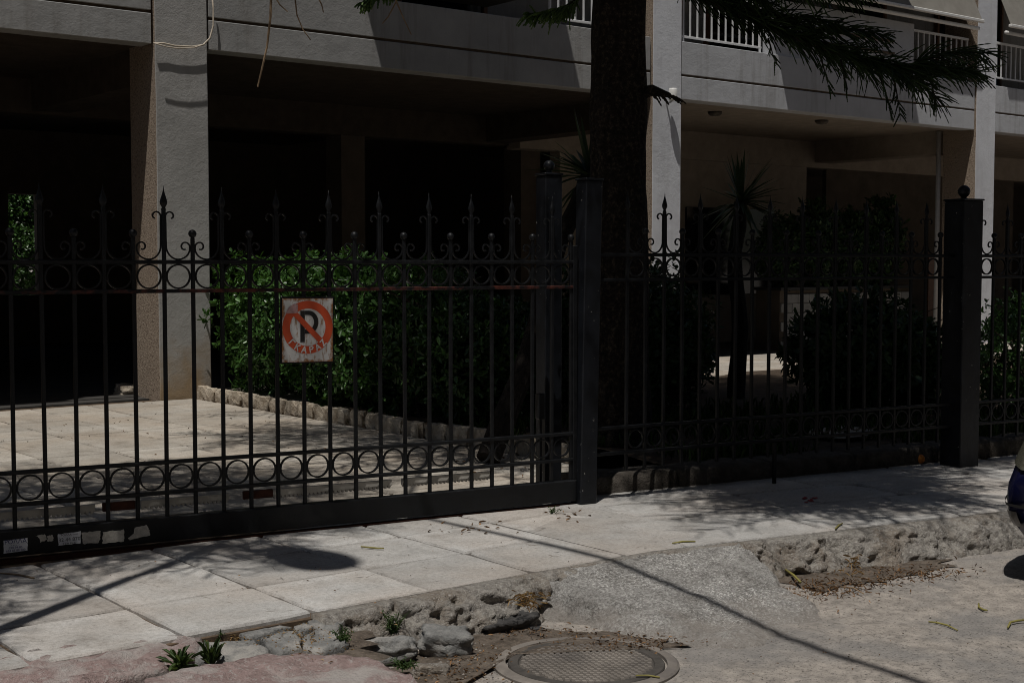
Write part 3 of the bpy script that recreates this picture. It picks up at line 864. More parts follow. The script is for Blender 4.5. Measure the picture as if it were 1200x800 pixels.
# the sliding gate: bars as spaced in the photograph, closer right of the splice
gb = [-1.104 - 0.1548 * k for k in range(25)][::-1] + [-1.104 + 0.1385 * k for k in range(1, 8)]
gate = iron_panel('sliding_gate', GP, gb, 1.50, 1.347, 0.440, 0.278, 0.14, (24 % 2 == 0), 'black wrought iron sliding gate with spear finials, rings and scrolls', 'gate', (-4.86, -0.105), 'iron_rust')
b = MB(); b.bbox(-4.86, -0.105, -0.031, 0.031, 0.022, 0.152, 0.005); b.build('bottom_beam', M['iron'], gate)
b = MB(); b.bbox(-0.128, -0.098, -0.02, 0.02, 0.152, 1.60, 0.003); b.build('end_stile', M['iron'], gate)
b = MB(); b.bbox(-1.085, -1.045, -0.019, 0.019, 1.487, 1.514, 0.003); b.build('splice', M['iron'], gate)
def rack_mesh(L):
    b = MB(); n = int(L / 0.024)
    top = 0.238; base = 0.203; tooth = 0.190
    pts = []
    for k in range(n):
        x = k * 0.024
        pts += [(x, base), (x + 0.006, tooth), (x + 0.012, tooth), (x + 0.018, base)]
    pts.append((n * 0.024, base))
    poly = pts + [(n * 0.024, top), (0, top)]
    v = [(x, 0.036, z) for x, z in poly] + [(x, 0.060, z) for x, z in poly]
    m = len(poly); f = []
    for i in range(m): f.append((i, (i + 1) % m, m + (i + 1) % m, m + i))
    np2 = len(pts)
    for k in range(n):
        q = 4 * k
        f.append((q, q + 1, q + 2, q + 3)); f.append((m + q + 3, m + q + 2, m + q + 1, m + q))
    # plain band above the teeth
    xs = (0, n * 0.024)
    o = len(v)
    v += [(xs[0], 0.036, base), (xs[1], 0.036, base), (xs[1], 0.036, top), (xs[0], 0.036, top)]
    f.append((o, o + 1, o + 2, o + 3))
    b.add(v, f); return b.mesh('gear_rack', M['rack'])
for s0, L in ((-4.7, 1.0), (-3.62, 0.62), (-2.78, 0.50), (-2.05, 0.72), (-1.26, 0.62)):
    link('gear_rack', rack_mesh(L), gate, (s0, 0, 0))
for s0 in (-2.98, -2.22):
    b = MB(); b.bbox(s0, s0 + 0.19 - 0.02, 0.036, 0.058, 0.196, 0.242, 0.003); b.build('rack_bracket', M['rackrust'], gate)
# ground track under the gate
gt = empty('gate_track', GP, GA); tag(gt, 'low rusty steel track on the ground beneath the sliding gate', 'track')
b = MB(); b.bbox(-5.2, -0.12, -0.02, 0.02, -0.02, 0.006, 0.002); b.build('track_rail', M['rackrust'], gt)

# stickers on the bottom beam
def text_mesh(txt, size, mat, depth=0.0):
    cu = bpy.data.curves.new('t', 'FONT')
    cu.body = txt; cu.size = size; cu.align_x = 'CENTER'; cu.align_y = 'CENTER'; cu.fill_mode = 'BOTH'
    cu.resolution_u = 3
    ob = bpy.data.objects.new('t', cu)
    COL.objects.link(ob)
    dg = bpy.context.evaluated_depsgraph_get()
    me = bpy.data.meshes.new_from_object(ob.evaluated_get(dg))
    COL.objects.unlink(ob); bpy.data.objects.remove(ob)
    me.materials.clear(); me.materials.append(mat)
    for v in me.vertices:                                  # stand it up, facing -y
        x, y, z = v.co; v.co = (x, 0, y)
    me.update()
    return me
M['paper'] = surf('sticker_paper', (0.62, 0.62, 0.66), (0.78, 0.78, 0.80), 40, 0.7, 60, 0.2)
M['paper_old'] = surf('worn_paper', (0.42, 0.39, 0.34), (0.66, 0.62, 0.55), 50, 0.85, 60, 0.3)
M['ink_blue'] = plain('blue_ink', (0.03, 0.035, 0.16), 0.6)
M['ink'] = plain('black_ink', (0.015, 0.015, 0.02), 0.6)
def sticker(pix, mat, label, lines=(), ragged=0.0, seed=1, ink='ink'):
    ps = [gs(*q) for q in pix]
    cs = sum(p[0] for p in ps) / len(ps); cz = sum(p[1] for p in ps) / len(ps)
    r = random.Random(seed); out = []
    for i in range(len(ps)):
        a = ps[i]; d = ps[(i + 1) % len(ps)]
        for k in range(7):
            t = k / 7
            out.append((a[0] + (d[0] - a[0]) * t - cs + r.uniform(-ragged, ragged) , a[1] + (d[1] - a[1]) * t - cz + r.uniform(-ragged, ragged)))
    n = len(out)
    b = MB()
    b.add([(x, 0, z) for x, z in out] + [(x, -0.0012, z) for x, z in out], [tuple(range(n)), tuple(range(n, 2 * n))[::-1]] + [(i, n + i, n + (i + 1) % n, (i + 1) % n) for i in range(n)])
    pos = GP + GU * cs + GN * (-0.0314) + Vector((0, 0, cz))
    me = b.mesh('sticker', mat)
    bm_fix(me)
    o = link('sticker', me, None, pos, GA)
    tag(o, label, 'sticker')
    for dz, txt, sz in lines:
        link('lettering', text_mesh(txt, sz, M[ink]), o, (0, -0.0022, dz))
    return o
sticker([(3, 632), (31, 628.5), (31, 643), (3, 647)], M['paper'], 'small white sticker headed POΛΛA in blue letters on the gate beam', [(0.021, 'POΛΛA', 0.032), (0.003, '\u2022 \u2022 \u2022 \u2022 \u2022 \u2022', 0.012), (-0.009, '210 94 85', 0.016), (-0.024, '694 85 88 200', 0.016)], 0.001, 1, 'ink_blue')
sticker([(66, 624.5), (93, 621), (93, 634.5), (67, 638)], M['paper'], 'white sticker with the number 32 44 870 on the gate beam', [(0.021, 'POΛΛA  \u2022\u2022\u2022\u2022', 0.016), (-0.004, '32 44 870', 0.027), (-0.024, 'T 694 85 87', 0.014)], 0.002, 2)
sticker([(94.5, 622.5), (116, 620), (115.5, 631), (113, 634.5), (95, 636)], M['paper_old'], 'worn blank sticker with torn lower corner on the gate beam', (), 0.003, 3)
sticker([(119, 621.5), (143.5, 619), (143.5, 632.5), (118.5, 635.5)], M['paper_old'], 'faded blank rectangular sticker with a torn top edge on the gate beam', (), 0.003, 4)
sticker([(156, 617), (170, 613.5), (173, 619), (174, 625.5), (150, 631), (148.5, 629), (155, 624)], M['paper_old'], 'torn pale scrap of sticker with curved top on the gate beam', (), 0.002, 5)
sticker([(40, 626.5), (51, 624.5), (53, 627.5), (53, 631), (46, 633.5), (45, 629)], M['paper_old'], 'ragged left-over shred of an old sticker, wide part, on the gate beam', (), 0.003, 6)
sticker([(54, 626), (60, 625), (61.5, 631.5), (54, 633)], M['paper_old'], 'narrow ragged shred of an old sticker on the gate beam', (), 0.003, 7)

# posts
def post(name, s, n, w, ztop, ball, label, zbase=-0.01, lean=0.0, cap=True, mat='post', ballr=0.045):
    root = empty(name, GP + GU * s + GN * n + Vector((0, 0, zbase)), GA)
    root.rotation_euler = (0, lean, GA)
    tag(root, label, 'gate post')
    h = ztop - zbase
    b = MB(); b.bbox(-w, w, -w, w, 0, h, 0.006); b.build('shaft', M[mat], root)
    if cap:
        b = MB(); b.bbox(-w - 0.006, w + 0.006, -w - 0.006, w + 0.006, h + 0.0005, h + 0.014, 0.004); b.build('cap', M[mat], root)
    if ball:
        r = ballr
        b = MB(); b.lathe([(0.020, 0.0), (0.020, 0.014)] + [(r * math.sin(a), 0.012 + r * (1 - math.cos(a))) for a in [math.pi * k / 12 for k in range(2, 12)]] + [(0.002, 0.012 + 2 * r)], c=(0, 0, h + 0.0135), sides=20)
        b.build('ball', M[mat], root, smooth=True)
    return root
post('gate_post', -0.045, -0.010, 0.060, 2.0, False, 'square black steel post with scratched paint at the gate edge', lean=0.018, cap=True)
post('gate_post', -0.115, 0.30, 0.062, 2.045, True, 'black steel post with ball top behind the gate edge', ballr=0.036)
fp = post('fence_post', 3.237, 0.0, 0.098, 1.945, True, 'thick black fence post with ball finial between two fence panels', mat='post')
b = MB(); b.bbox(-0.275, -0.225, 0.15, 0.20, 0.52, 0.68, 0.004)
o = b.build('gate_latch', M['iron'], None); o.location = GP; o.rotation_euler = (0, 0, GA)
o.location = GP + Vector((0, 0, 0)); tag(o, 'small black latch box on a thin rod beside the ball topped post', 'latch')
b = MB(); b.bbox(-0.259, -0.243, 0.166, 0.182, -0.01, 0.519, 0.002); b.build('rod', M['iron'], o)

# fence panels on the right
fb1 = [0.417 + 0.1437 * k - 0.14 for k in range(20)]
fence1 = iron_panel('railing_fence', GP, fb1, 1.545, 1.388, 0.458, 0.296, 0.185, True, 'black spear topped fence panel between the scratched post and the thick ball post', 'fence', (0.018, 3.137))
fb2 = [3.413 + 0.1437 * k for k in range(18)]
fence2 = iron_panel('railing_fence', GP, fb2, 1.545, 1.388, 0.458, 0.296, 0.185, True, 'black spear topped fence panel beyond the thick ball post', 'fence', (3.337, 5.95))
b = MB(); b.bbox(1.475, 1.497, -0.011, 0.011, -0.01, 0.284, 0.002); b.build('foot', M['iron'], fence1)
b = MB(); b.bbox(4.9, 4.922, -0.011, 0.011, -0.01, 0.284, 0.002); b.build('foot', M['iron'], fence2)

# rough plinth behind the fence
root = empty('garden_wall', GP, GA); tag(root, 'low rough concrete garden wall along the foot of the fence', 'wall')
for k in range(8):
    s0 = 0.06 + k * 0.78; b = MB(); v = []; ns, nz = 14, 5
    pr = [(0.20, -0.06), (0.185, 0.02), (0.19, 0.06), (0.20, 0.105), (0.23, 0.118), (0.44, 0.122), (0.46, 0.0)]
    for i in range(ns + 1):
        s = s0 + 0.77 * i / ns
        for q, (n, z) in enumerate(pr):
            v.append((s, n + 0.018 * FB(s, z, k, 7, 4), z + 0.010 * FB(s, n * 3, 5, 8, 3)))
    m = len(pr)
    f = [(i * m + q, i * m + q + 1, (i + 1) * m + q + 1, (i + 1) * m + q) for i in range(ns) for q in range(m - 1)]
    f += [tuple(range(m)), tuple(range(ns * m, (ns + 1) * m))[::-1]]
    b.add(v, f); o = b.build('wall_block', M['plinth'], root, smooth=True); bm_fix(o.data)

# ------------------------------------------------------------------ no parking sign
cs, cz = -1.862, 1.123
sw, sh = 0.297, 0.352
def sign_mat(name, base, rust_amt):
    m, nt, b = new_mat(name)
    n = tex(nt, 'Noise', 20, 8, 'World', 0.7, stretch=(1, 1, 0.45))
    tc = nt.nodes.new('ShaderNodeNewGeometry')
    col = mix(nt, math_n(nt, 'MULTIPLY', ramp(nt, n.outputs['Fac'], [(0.52, (0, 0, 0)), (0.66, (1, 1, 1))]), rust_amt), base, (0.33, 0.13, 0.035))
    n2 = tex(nt, 'Noise', 90, 3, 'World')
    col = mix(nt, math_n(nt, 'MULTIPLY', ramp(nt, n2.outputs['Fac'], [(0.60, (0, 0, 0)), (0.70, (1, 1, 1))]), rust_amt * 0.5), col, (0.36, 0.18, 0.07))
    nt.links.new(col, b.inputs['Base Color']); b.inputs['Roughness'].default_value = 0.5
    return m
def sign_panel_mat():
    m, nt, b = new_mat('sign_enamel')
    tc = nt.nodes.new('ShaderNodeTexCoord')
    sx = nt.nodes.new('ShaderNodeSeparateXYZ'); nt.links.new(tc.outputs['Object'], sx.inputs[0])
    ex = math_n(nt, 'DIVIDE', math_n(nt, 'ABSOLUTE', sx.outputs[0]), sw / 2)
    ez = math_n(nt, 'DIVIDE', math_n(nt, 'ABSOLUTE', sx.outputs[2]), sh / 2)
    e = math_n(nt, 'MAXIMUM', ex, ez)
    n = tex(nt, 'Noise', 26, 8, 'Object', 0.75)
    ee = math_n(nt, 'ADD', e, math_n(nt, 'MULTIPLY', math_n(nt, 'SUBTRACT', n.outputs['Fac'], 0.5), 0.55))
    f1 = ramp(nt, ee, [(0.90, (0, 0, 0)), (1.03, (1, 1, 1))])
    col = mix(nt, f1, (0.70, 0.70, 0.69), (0.30, 0.125, 0.04))
    ns = tex(nt, 'Noise', 24, 7, 'Object', 0.7, stretch=(1.6, 1, 0.5))
    f2 = ramp(nt, ns.outputs['Fac'], [(0.53, (0, 0, 0)), (0.63, (1, 1, 1))])
    col = mix(nt, math_n(nt, 'MULTIPLY', f2, 0.85), col, (0.32, 0.16, 0.065))
    nt.links.new(col, b.inputs['Base Color']); b.inputs['Roughness'].default_value = 0.5
    return m
M['enamel'] = sign_panel_mat()
M['signred'] = sign_mat('sign_red', (0.64, 0.085, 0.025), 0.12)
M['signblack'] = sign_mat('sign_black', (0.008, 0.009, 0.011), 0.08)
M['signwhite'] = sign_mat('sign_white', (0.72, 0.71, 0.69), 0.2)
sgn = empty('no_parking_sign', GP + GU * cs + GN * (-0.022) + Vector((0, 0, cz)), GA)
sgn.rotation_euler = (0, 0.012, GA)
tag(sgn, 'rusty square no parking sign reading ΓΚΑΡΑΖ fixed to the gate bars', 'sign')
b = MB(); b.bbox(-sw / 2, sw / 2, -0.004, 0.0, -sh / 2, sh / 2, 0.001); b.build('panel', M['enamel'], sgn)
b = MB(); b.bbox(-sw / 2 - 0.008, sw / 2 + 0.008, 0.0005, 0.010, -sh / 2 - 0.008, sh / 2 + 0.010, 0.002); b.build('backing', M['iron'], sgn)
zc = 0.016; ro, ri = 0.147, 0.104
def annulus(r0, r1, y, n=64):
    v = []; f = []
    for k in range(n):
        a = 2 * math.pi * k / n
        for r in (r0, r1):
            z = zc + math.sin(a) * r
            v.append((math.cos(a) * r, y, z))
    for k in range(n): f.append((2 * k, 2 * k + 1, 2 * ((k + 1) % n) + 1, 2 * ((k + 1) % n)))
    b = MB(); b.add(v, f); return b
annulus(ri, ro, -0.0052).build('ring', M['signred'], sgn)
def strip(pts, y):
    b = MB(); b.add([(x, y, z) for x, z in pts], [tuple(range(len(pts)))]); return b
# P: stem, bowl
b = MB()
b.add([(-0.044, -0.0056, zc - 0.082), (-0.018, -0.0056, zc - 0.082), (-0.018, -0.0056, zc + 0.092), (-0.044, -0.0056, zc + 0.092)], [(0, 1, 2, 3)])
v = []; n = 18
for k in range(n + 1):
    a = math.pi / 2 - math.pi * k / n
    for rx, rz in ((0.058, 0.064), (0.032, 0.040)):
        v.append((0.004 + rx * math.cos(a), -0.0056, zc + 0.028 + rz * math.sin(a)))
b.add(v, [(2 * k, 2 * k + 2, 2 * k + 3, 2 * k + 1) for k in range(n)])
for za, zb in ((0.068, 0.092), (-0.036, -0.012)):
    b.add([(-0.0175, -0.0056, zc + za), (0.004, -0.0056, zc + za), (0.004, -0.0056, zc + zb), (-0.0175, -0.0056, zc + zb)], [(0, 1, 2, 3)])
b.build('letter', M['signblack'], sgn)
a = math.radians(-45); d = Vector((math.cos(a), 0, math.sin(a))); q = Vector((-d.z, 0, d.x)) * 0.0155
L = 0.112
b = MB(); b.add([(-d * L - q) + Vector((0, -0.0064, zc)), (d * L - q) + Vector((0, -0.0064, zc)), (d * L + q) + Vector((0, -0.0064, zc)), (-d * L + q) + Vector((0, -0.0064, zc))], [(0, 1, 2, 3)])
b.build('slash', M['signred'], sgn)
for ch, ang in zip('ΓΚΑΡΑΖ', (-48, -29.5, -10, 10, 28, 46)):
    t = math.radians(ang)
    rr = 0.1245
    w_, h_ = 0.0118, 0.0155
    strokes = {'Γ': [((-0.8, -1), (-0.8, 1)), ((-0.8, 1), (0.9, 1))], 'Κ': [((-0.8, -1), (-0.8, 1)), ((-0.7, 0), (0.9, 1)), ((-0.45, 0.15), (0.95, -1))],
               'Α': [((-1.05, -1), (0, 1)), ((1.05, -1), (0, 1)), ((-0.6, -0.3), (0.6, -0.3))], 'Ρ': [((-0.8, -1), (-0.8, 1)), ((-0.8, 1), (0.45, 1)), ((0.45, 1), (0.9, 0.55)), ((0.9, 0.55), (0.45, 0.05)), ((0.45, 0.05), (-0.8, 0.05))],
               'Ζ': [((-0.85, 1), (0.85, 1)), ((0.85, 1), (-0.85, -1)), ((-0.85, -1), (0.9, -1))]}[ch]
    b = MB()
    for q_, ((xa, za), (xb, zb)) in enumerate(strokes):
        p_ = Vector((xa * w_, 0, za * h_)); r_ = Vector((xb * w_, 0, zb * h_)); d_ = (r_ - p_).normalized()
        n_ = Vector((-d_.z, 0, d_.x)) * 0.0036; p_ = p_ - d_ * 0.0030; r_ = r_ + d_ * 0.0030; dy = Vector((0, -0.0001 * q_, 0))
        b.add([p_ - n_ + dy, r_ - n_ + dy, r_ + n_ + dy, p_ + n_ + dy], [(0, 1, 2, 3)])
    o = b.build('letter', M['signwhite'], sgn)
    o.location = (math.sin(t) * rr, -0.0070, zc - math.cos(t) * rr); o.rotation_euler = (0, -t, 0)
M['pinksticker'] = surf('pink_sticker', (0.42, 0.22, 0.22), (0.50, 0.36, 0.35), 60, 0.7)
b = strip([(-0.130, 0.092), (-0.060, 0.096), (-0.060, 0.144), (-0.082, 0.146), (-0.112, 0.126)], -0.0076); b.build('sticker_scrap', M['pinksticker'], sgn)

# ------------------------------------------------------------------ apartment building
bl = empty('apartment_building', (10, 18, 0)); tag(bl, 'white and grey apartment block on open columns with balconies above a dark garage', 'building')
def part(name, mb, mats, smooth=False, parent=None):
    o = mb.build(name, mats, parent or bl, smooth)
    if parent is None: o.location = (-10, -18, 0)
    return o
FY = 14.08
def column(xa, xb, yb, z1=13.0, face='colpaint'):
    b = MB()
    # front face painted, grid with small waviness; other faces pebble render
    ny = 60; v = []; f = []
    zs = [z1 * k / ny - 0.02 for k in range(ny + 1)]
    for z in zs:
        w = 0.006 * FB(xa, z, 3, 2.2, 3)
        v += [(xa + w, FY + 0.004, z), (xa + 0.008 + w, FY - 0.002 * 0, z), (xb - 0.008 + w * 0.6, FY, z), (xb + w * 0.6, FY + 0.004, z)]
    for i in range(ny):
        for k in range(3): f.append((i * 4 + k, i * 4 + k + 1, (i + 1) * 4 + k + 1, (i + 1) * 4 + k))
    b.add(v, f, 0)
    for side in (0, 1):
        v = []
        for z in zs:
            w = 0.006 * FB(xa, z, 3, 2.2, 3) * (0.6 if side else 1)
            x = xb if side else xa
            v += [(x + w, FY + 0.004, z), (x, yb, z)]
        f = [(i * 2, i * 2 + 1, i * 2 + 3, i * 2 + 2) for i in range(ny)]
        if not side: f = [q[::-1] for q in f]
        b.add(v, f[::-1], 1)
    b.add([(xa, yb, -0.02), (xb, yb, -0.02), (xb, yb, z1), (xa, yb, z1)], [(3, 2, 1, 0)], 1)
    return part('column', b, [M[face], M['pebbledash']])
COLS = [(-1.02, -0.42), (6.34, 6.95), (13.78, 14.345), (21.74, 22.335), (29.3, 29.9), (36.8, 37.4)]
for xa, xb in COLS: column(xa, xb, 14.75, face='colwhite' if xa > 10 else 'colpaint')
ZS = 3.835
for (a, c) in zip(COLS[:-1], COLS[1:]):
    xa, xb = a[1] + 0.028, c[0] - 0.028
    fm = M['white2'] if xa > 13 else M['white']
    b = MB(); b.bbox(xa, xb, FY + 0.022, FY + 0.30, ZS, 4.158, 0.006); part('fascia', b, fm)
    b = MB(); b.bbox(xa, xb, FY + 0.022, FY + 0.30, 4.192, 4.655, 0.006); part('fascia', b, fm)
    b = MB(); b.box(xa + 0.01, xb - 0.01, FY + 0.05, FY + 0.28, 4.150, 4.20); part('groove', b, M['groove'])
    b = MB(); b.box(a[1] - 0.02, xa + 0.03, FY + 0.07, FY + 0.29, ZS + 0.002, 4.64); part('joint_strip', b, M['groove'])
    b = MB(); b.box(xb - 0.03, c[0] + 0.02, FY + 0.07, FY + 0.29, ZS + 0.002, 4.64); part('joint_strip', b, M['groove'])
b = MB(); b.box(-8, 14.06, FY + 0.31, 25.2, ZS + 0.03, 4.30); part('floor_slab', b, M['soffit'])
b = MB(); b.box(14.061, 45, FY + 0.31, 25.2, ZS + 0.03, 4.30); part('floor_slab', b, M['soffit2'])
# inner beams and columns, garage walls
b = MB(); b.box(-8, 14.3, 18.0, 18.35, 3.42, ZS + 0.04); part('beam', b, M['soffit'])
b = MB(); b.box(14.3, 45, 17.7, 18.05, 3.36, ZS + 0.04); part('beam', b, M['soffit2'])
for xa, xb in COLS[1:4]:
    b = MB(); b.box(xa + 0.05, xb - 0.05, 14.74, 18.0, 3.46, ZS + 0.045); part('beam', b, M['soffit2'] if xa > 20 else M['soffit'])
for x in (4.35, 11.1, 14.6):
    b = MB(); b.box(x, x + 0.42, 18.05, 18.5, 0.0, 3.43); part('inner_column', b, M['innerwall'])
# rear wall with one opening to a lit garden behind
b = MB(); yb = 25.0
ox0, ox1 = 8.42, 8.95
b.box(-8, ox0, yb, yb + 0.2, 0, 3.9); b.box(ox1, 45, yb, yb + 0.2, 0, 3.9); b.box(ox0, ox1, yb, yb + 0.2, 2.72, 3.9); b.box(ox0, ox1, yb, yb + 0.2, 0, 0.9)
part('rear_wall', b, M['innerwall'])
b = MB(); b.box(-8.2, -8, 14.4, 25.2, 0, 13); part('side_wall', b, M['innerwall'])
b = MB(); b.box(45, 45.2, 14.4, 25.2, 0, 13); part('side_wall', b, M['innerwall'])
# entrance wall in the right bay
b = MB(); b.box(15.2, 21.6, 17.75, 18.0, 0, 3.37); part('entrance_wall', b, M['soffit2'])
b = MB(); b.box(16.0, 16.9, 17.70, 17.745, 0.05, 2.3); d = part('door', b, M['brown'])
b = MB(); b.box(16.8, 16.84, 17.64, 17.70, 1.0, 1.2); o = b.build('handle', M['galv'], d)
b = MB(); b.box(18.2, 20.6, 17.70, 17.745, 0.9, 2.5); part('window', b, M['darkglass'])
b = MB(); b.box(22.6, 24.2, 15.6, 15.7, 0.0, 1.62); d = part('door', b, M['brown'])
b = MB(); b.tube([(21.68, 14.80, 0.0), (21.68, 14.80, 3.85)], 0.045, 10); part('downpipe', b, M['pvc'], True)
b = MB(); b.tube([(23.55, 15.2, 0.0), (23.55, 15.2, 1.35)], 0.07, 10); part('downpipe', b, M['pvc'], True)
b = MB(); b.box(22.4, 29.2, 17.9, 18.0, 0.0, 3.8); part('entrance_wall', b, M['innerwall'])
# ceiling lamps under the right bay
for px, py in ((838, 131), (963, 141)):
    p = onplane(px, py, (0, 0, ZS + 0.03), Vector((0, 0, 1)))
    b = MB(); b.lathe([(0.11, 0.0), (0.11, -0.03), (0.08, -0.06), (0.02, -0.07)], c=(p.x, p.y, ZS + 0.028), sides=16); part('ceiling_lamp', b, M['plinth'], True)
# first floor: recessed wall, shutters, railings, parapet, awning
b = MB(); b.box(-8, 45, 15.75, 15.95, 4.30, 7.0); part('upper_wall', b, M['white'])
for xa, xb in ((8.2, 10.0), (10.6, 12.0), (14.9, 15.8), (16.6, 18.6), (19.6, 21.2), (22.9, 25.0), (2.0, 4.6)):
    b = MB(); b.box(xa, xb, 15.70, 15.745, 4.40, 6.7); w = part('balcony_door', b, M['darkglass'])
    b = MB(); b.box(xa - 0.06, xa, 15.66, 15.745, 4.40, 6.76); b.box(xb, xb + 0.06, 15.66, 15.745, 4.40, 6.76); b.box(xa, xb, 15.66, 15.745, 6.70, 6.76); b.build('frame', M['brown'], w)
def railing(xa, xb, z0, z1, y, parent=None):
    r = []
    b = MB(); b.bbox(xa, xb, y - 0.02, y + 0.02, z1 - 0.02, z1 + 0.02, 0.004); o = part('railing', b, M['rail_white'])
    b = MB(); b.bbox(xa, xb, y - 0.016, y + 0.016, z0 - 0.015, z0 + 0.015, 0.004); b.build('rail', M['rail_white'], o)
    n = max(2, int((xb - xa) / 0.155)); me = None
    bb = MB(); bb.bbox(-0.011, 0.011, -0.011, 0.011, z0 + 0.016, z1 - 0.021, 0.002); me = bb.mesh('baluster', M['rail_white'])
    bp = MB(); bp.bbox(-0.017, 0.017, -0.017, 0.017, 4.656, z1 - 0.021, 0.003); mp = bp.mesh('railing_post', M['rail_white'])
    for k in range(n + 1):
        x = xa + 0.03 + (xb - xa - 0.06) * k / n
        link('railing_post' if k in (0, n) else 'baluster', mp if k in (0, n) else me, o, (x, y, 0))
railing(14.50, 16.22, 4.755, 5.60, FY + 0.16)
railing(20.02, 21.68, 4.83, 5.42, FY + 0.16)
railing(22.40, 25.4, 4.83, 5.45, FY + 0.16)
railing(11.98, 13.70, 4.755, 5.6, FY + 0.16)
b = MB(); b.bbox(16.30, 19.96, FY + 0.06, FY + 0.20, 4.656, 5.50, 0.006); par = part('parapet', b, M['white2'])
for xa, z in ((16.6, 5.13), (16.6, 4.93)):
    b = MB(); b.bbox(xa, 19.4, FY + 0.035, FY + 0.0595, z, z + 0.04, 0.003); b.build('moulding', M['groove'], par)
b = MB(); b.box(7.0, 11.9, FY + 0.5, FY + 1.4, 5.05, 5.2); part('awning_valance', b, M['awning'])
# awnings: fabric dropping from the slab above to a front bar
def awning(xa, xb, zb):
    b = MB(); b.add([(xa, FY - 0.20, zb), (xb, FY - 0.20, zb), (xb, FY + 0.35, 7.0), (xa, FY + 0.35, 7.0), (xa, FY - 0.192, zb), (xb, FY - 0.192, zb), (xb, FY + 0.358, 7.0), (xa, FY + 0.358, 7.0)], [(0, 1, 2, 3), (7, 6, 5, 4), (0, 4, 5, 1), (1, 5, 6, 2), (3, 2, 6, 7), (0, 3, 7, 4)])
    o = part('awning', b, M['awning'])
    b = MB(); b.bbox(xa - 0.03, xb + 0.03, FY - 0.235, FY - 0.165, zb - 0.05, zb + 0.004, 0.01); b.build('front_bar', M['trim'], o)
    b = MB(); b.tube([(xa, FY - 0.10, zb - 0.13), (xb + 0.05, FY - 0.10, zb - 0.13)], 0.035, 10); b.build('roller', M['trim'], o, True)
awning(16.6, 21.55, 5.70)
awning(22.45, 27.5, 5.72)
# slab above, upper walls, protruding upper balconies that shade the fascia
b = MB(); b.box(-8, 45, FY + 0.03, 25.2, 7.0, 7.2); part('floor_slab', b, M['white'])
b = MB(); b.box(-8, 45, FY + 0.9, 25.2, 7.2, 13.0); part('upper_wall', b, M['white'])
for xa, xb in ((8.32, 11.19), (15.78, 18.84), (0.6, 3.4)):
    b = MB(); b.bbox(xa, xb, FY - 0.9, FY + 0.9, 6.90, 8.0, 0.01); part('upper_balcony', b, M['white'])
# lump of mortar at the column foot
b = MB()
o = rock('mortar_lump', (G(150, 461).x, G(150, 461).y - 0.05, 0.03), (0.22, 0.16, 0.12), 5, M['yellowstone'], rough=0.25)
tag(o, 'rounded whitish mortar lump at the foot of the column by the garage', 'mortar lump')
# loose cable looped round the column
cb = MB()
pts = []
A = Vector((6.99, FY - 0.04, 4.75)); 
for px, py in ((248, -8), (250, 10), (250, 30), (246, 45), (238, 53), (225, 55), (205, 54), (192, 51), (180, 51)):
    pts.append(onplane(px, py, (0, FY - 0.05, 0), Vector((0, 1, 0))))
cb.tube(pts, 0.010, 6)
pts = [onplane(px, py, (0, FY - 0.12, 0), Vector((0, 1, 0))) for px, py in ((181, 51), (195, 55), (210, 57), (228, 56), (240, 52))]
cb.tube(pts, 0.007, 6)
tag(cb.build('cable', M['cable'], smooth=True), 'loose beige cable looped round the top of the garage column', 'cable')
# wall lamp and bracket on the second column
wl = onplane(788, 113, (0, FY - 0.12, 0), Vector((0, 1, 0)))
w = empty('wall_lamp', (wl.x, FY, wl.z - 0.08)); tag(w, 'small white cylindrical lamp on the column beside the tree trunk', 'lamp')
b = MB(); b.lathe([(0.055, -0.02), (0.06, 0.0), (0.06, 0.13), (0.05, 0.15), (0.01, 0.155)], c=(0, -0.13, 0.04), sides=16); b.build('shade', M['trim'], w, True)
b = MB(); b.tube([(0, 0.0, 0.0), (0, -0.08, 0.0), (0, -0.13, 0.03)], 0.014, 8); b.build('arm', M['galv'], w, True)

# planter wall with tiles near the third column
pw = empty('planter_wall', (18.4, 15.3, 0)); tag(pw, 'low tiled planter wall beside the far white column', 'wall')
b = MB(); b.box(-0.4, 3.2, 0.03, 0.55, 0.0, 1.02); b.build('core', M['innerwall'], pw)
b = MB(); b.bbox(-0.45, 3.24, -0.04, 0.6, 1.022, 1.075, 0.006); b.build('coping', M['black'], pw)
tb = MB(); tb.bbox(-0.14, 0.14, 0.0, 0.028, -0.075, 0.075, 0.003); tm = tb.mesh('tile', M['tile'])
for k in range(12):
    for j in range(6):
        link('tile', tm, pw, (-0.25 + k * 0.29 + (0.145 if j % 2 else 0), 0.0, 0.09 + j * 0.158))

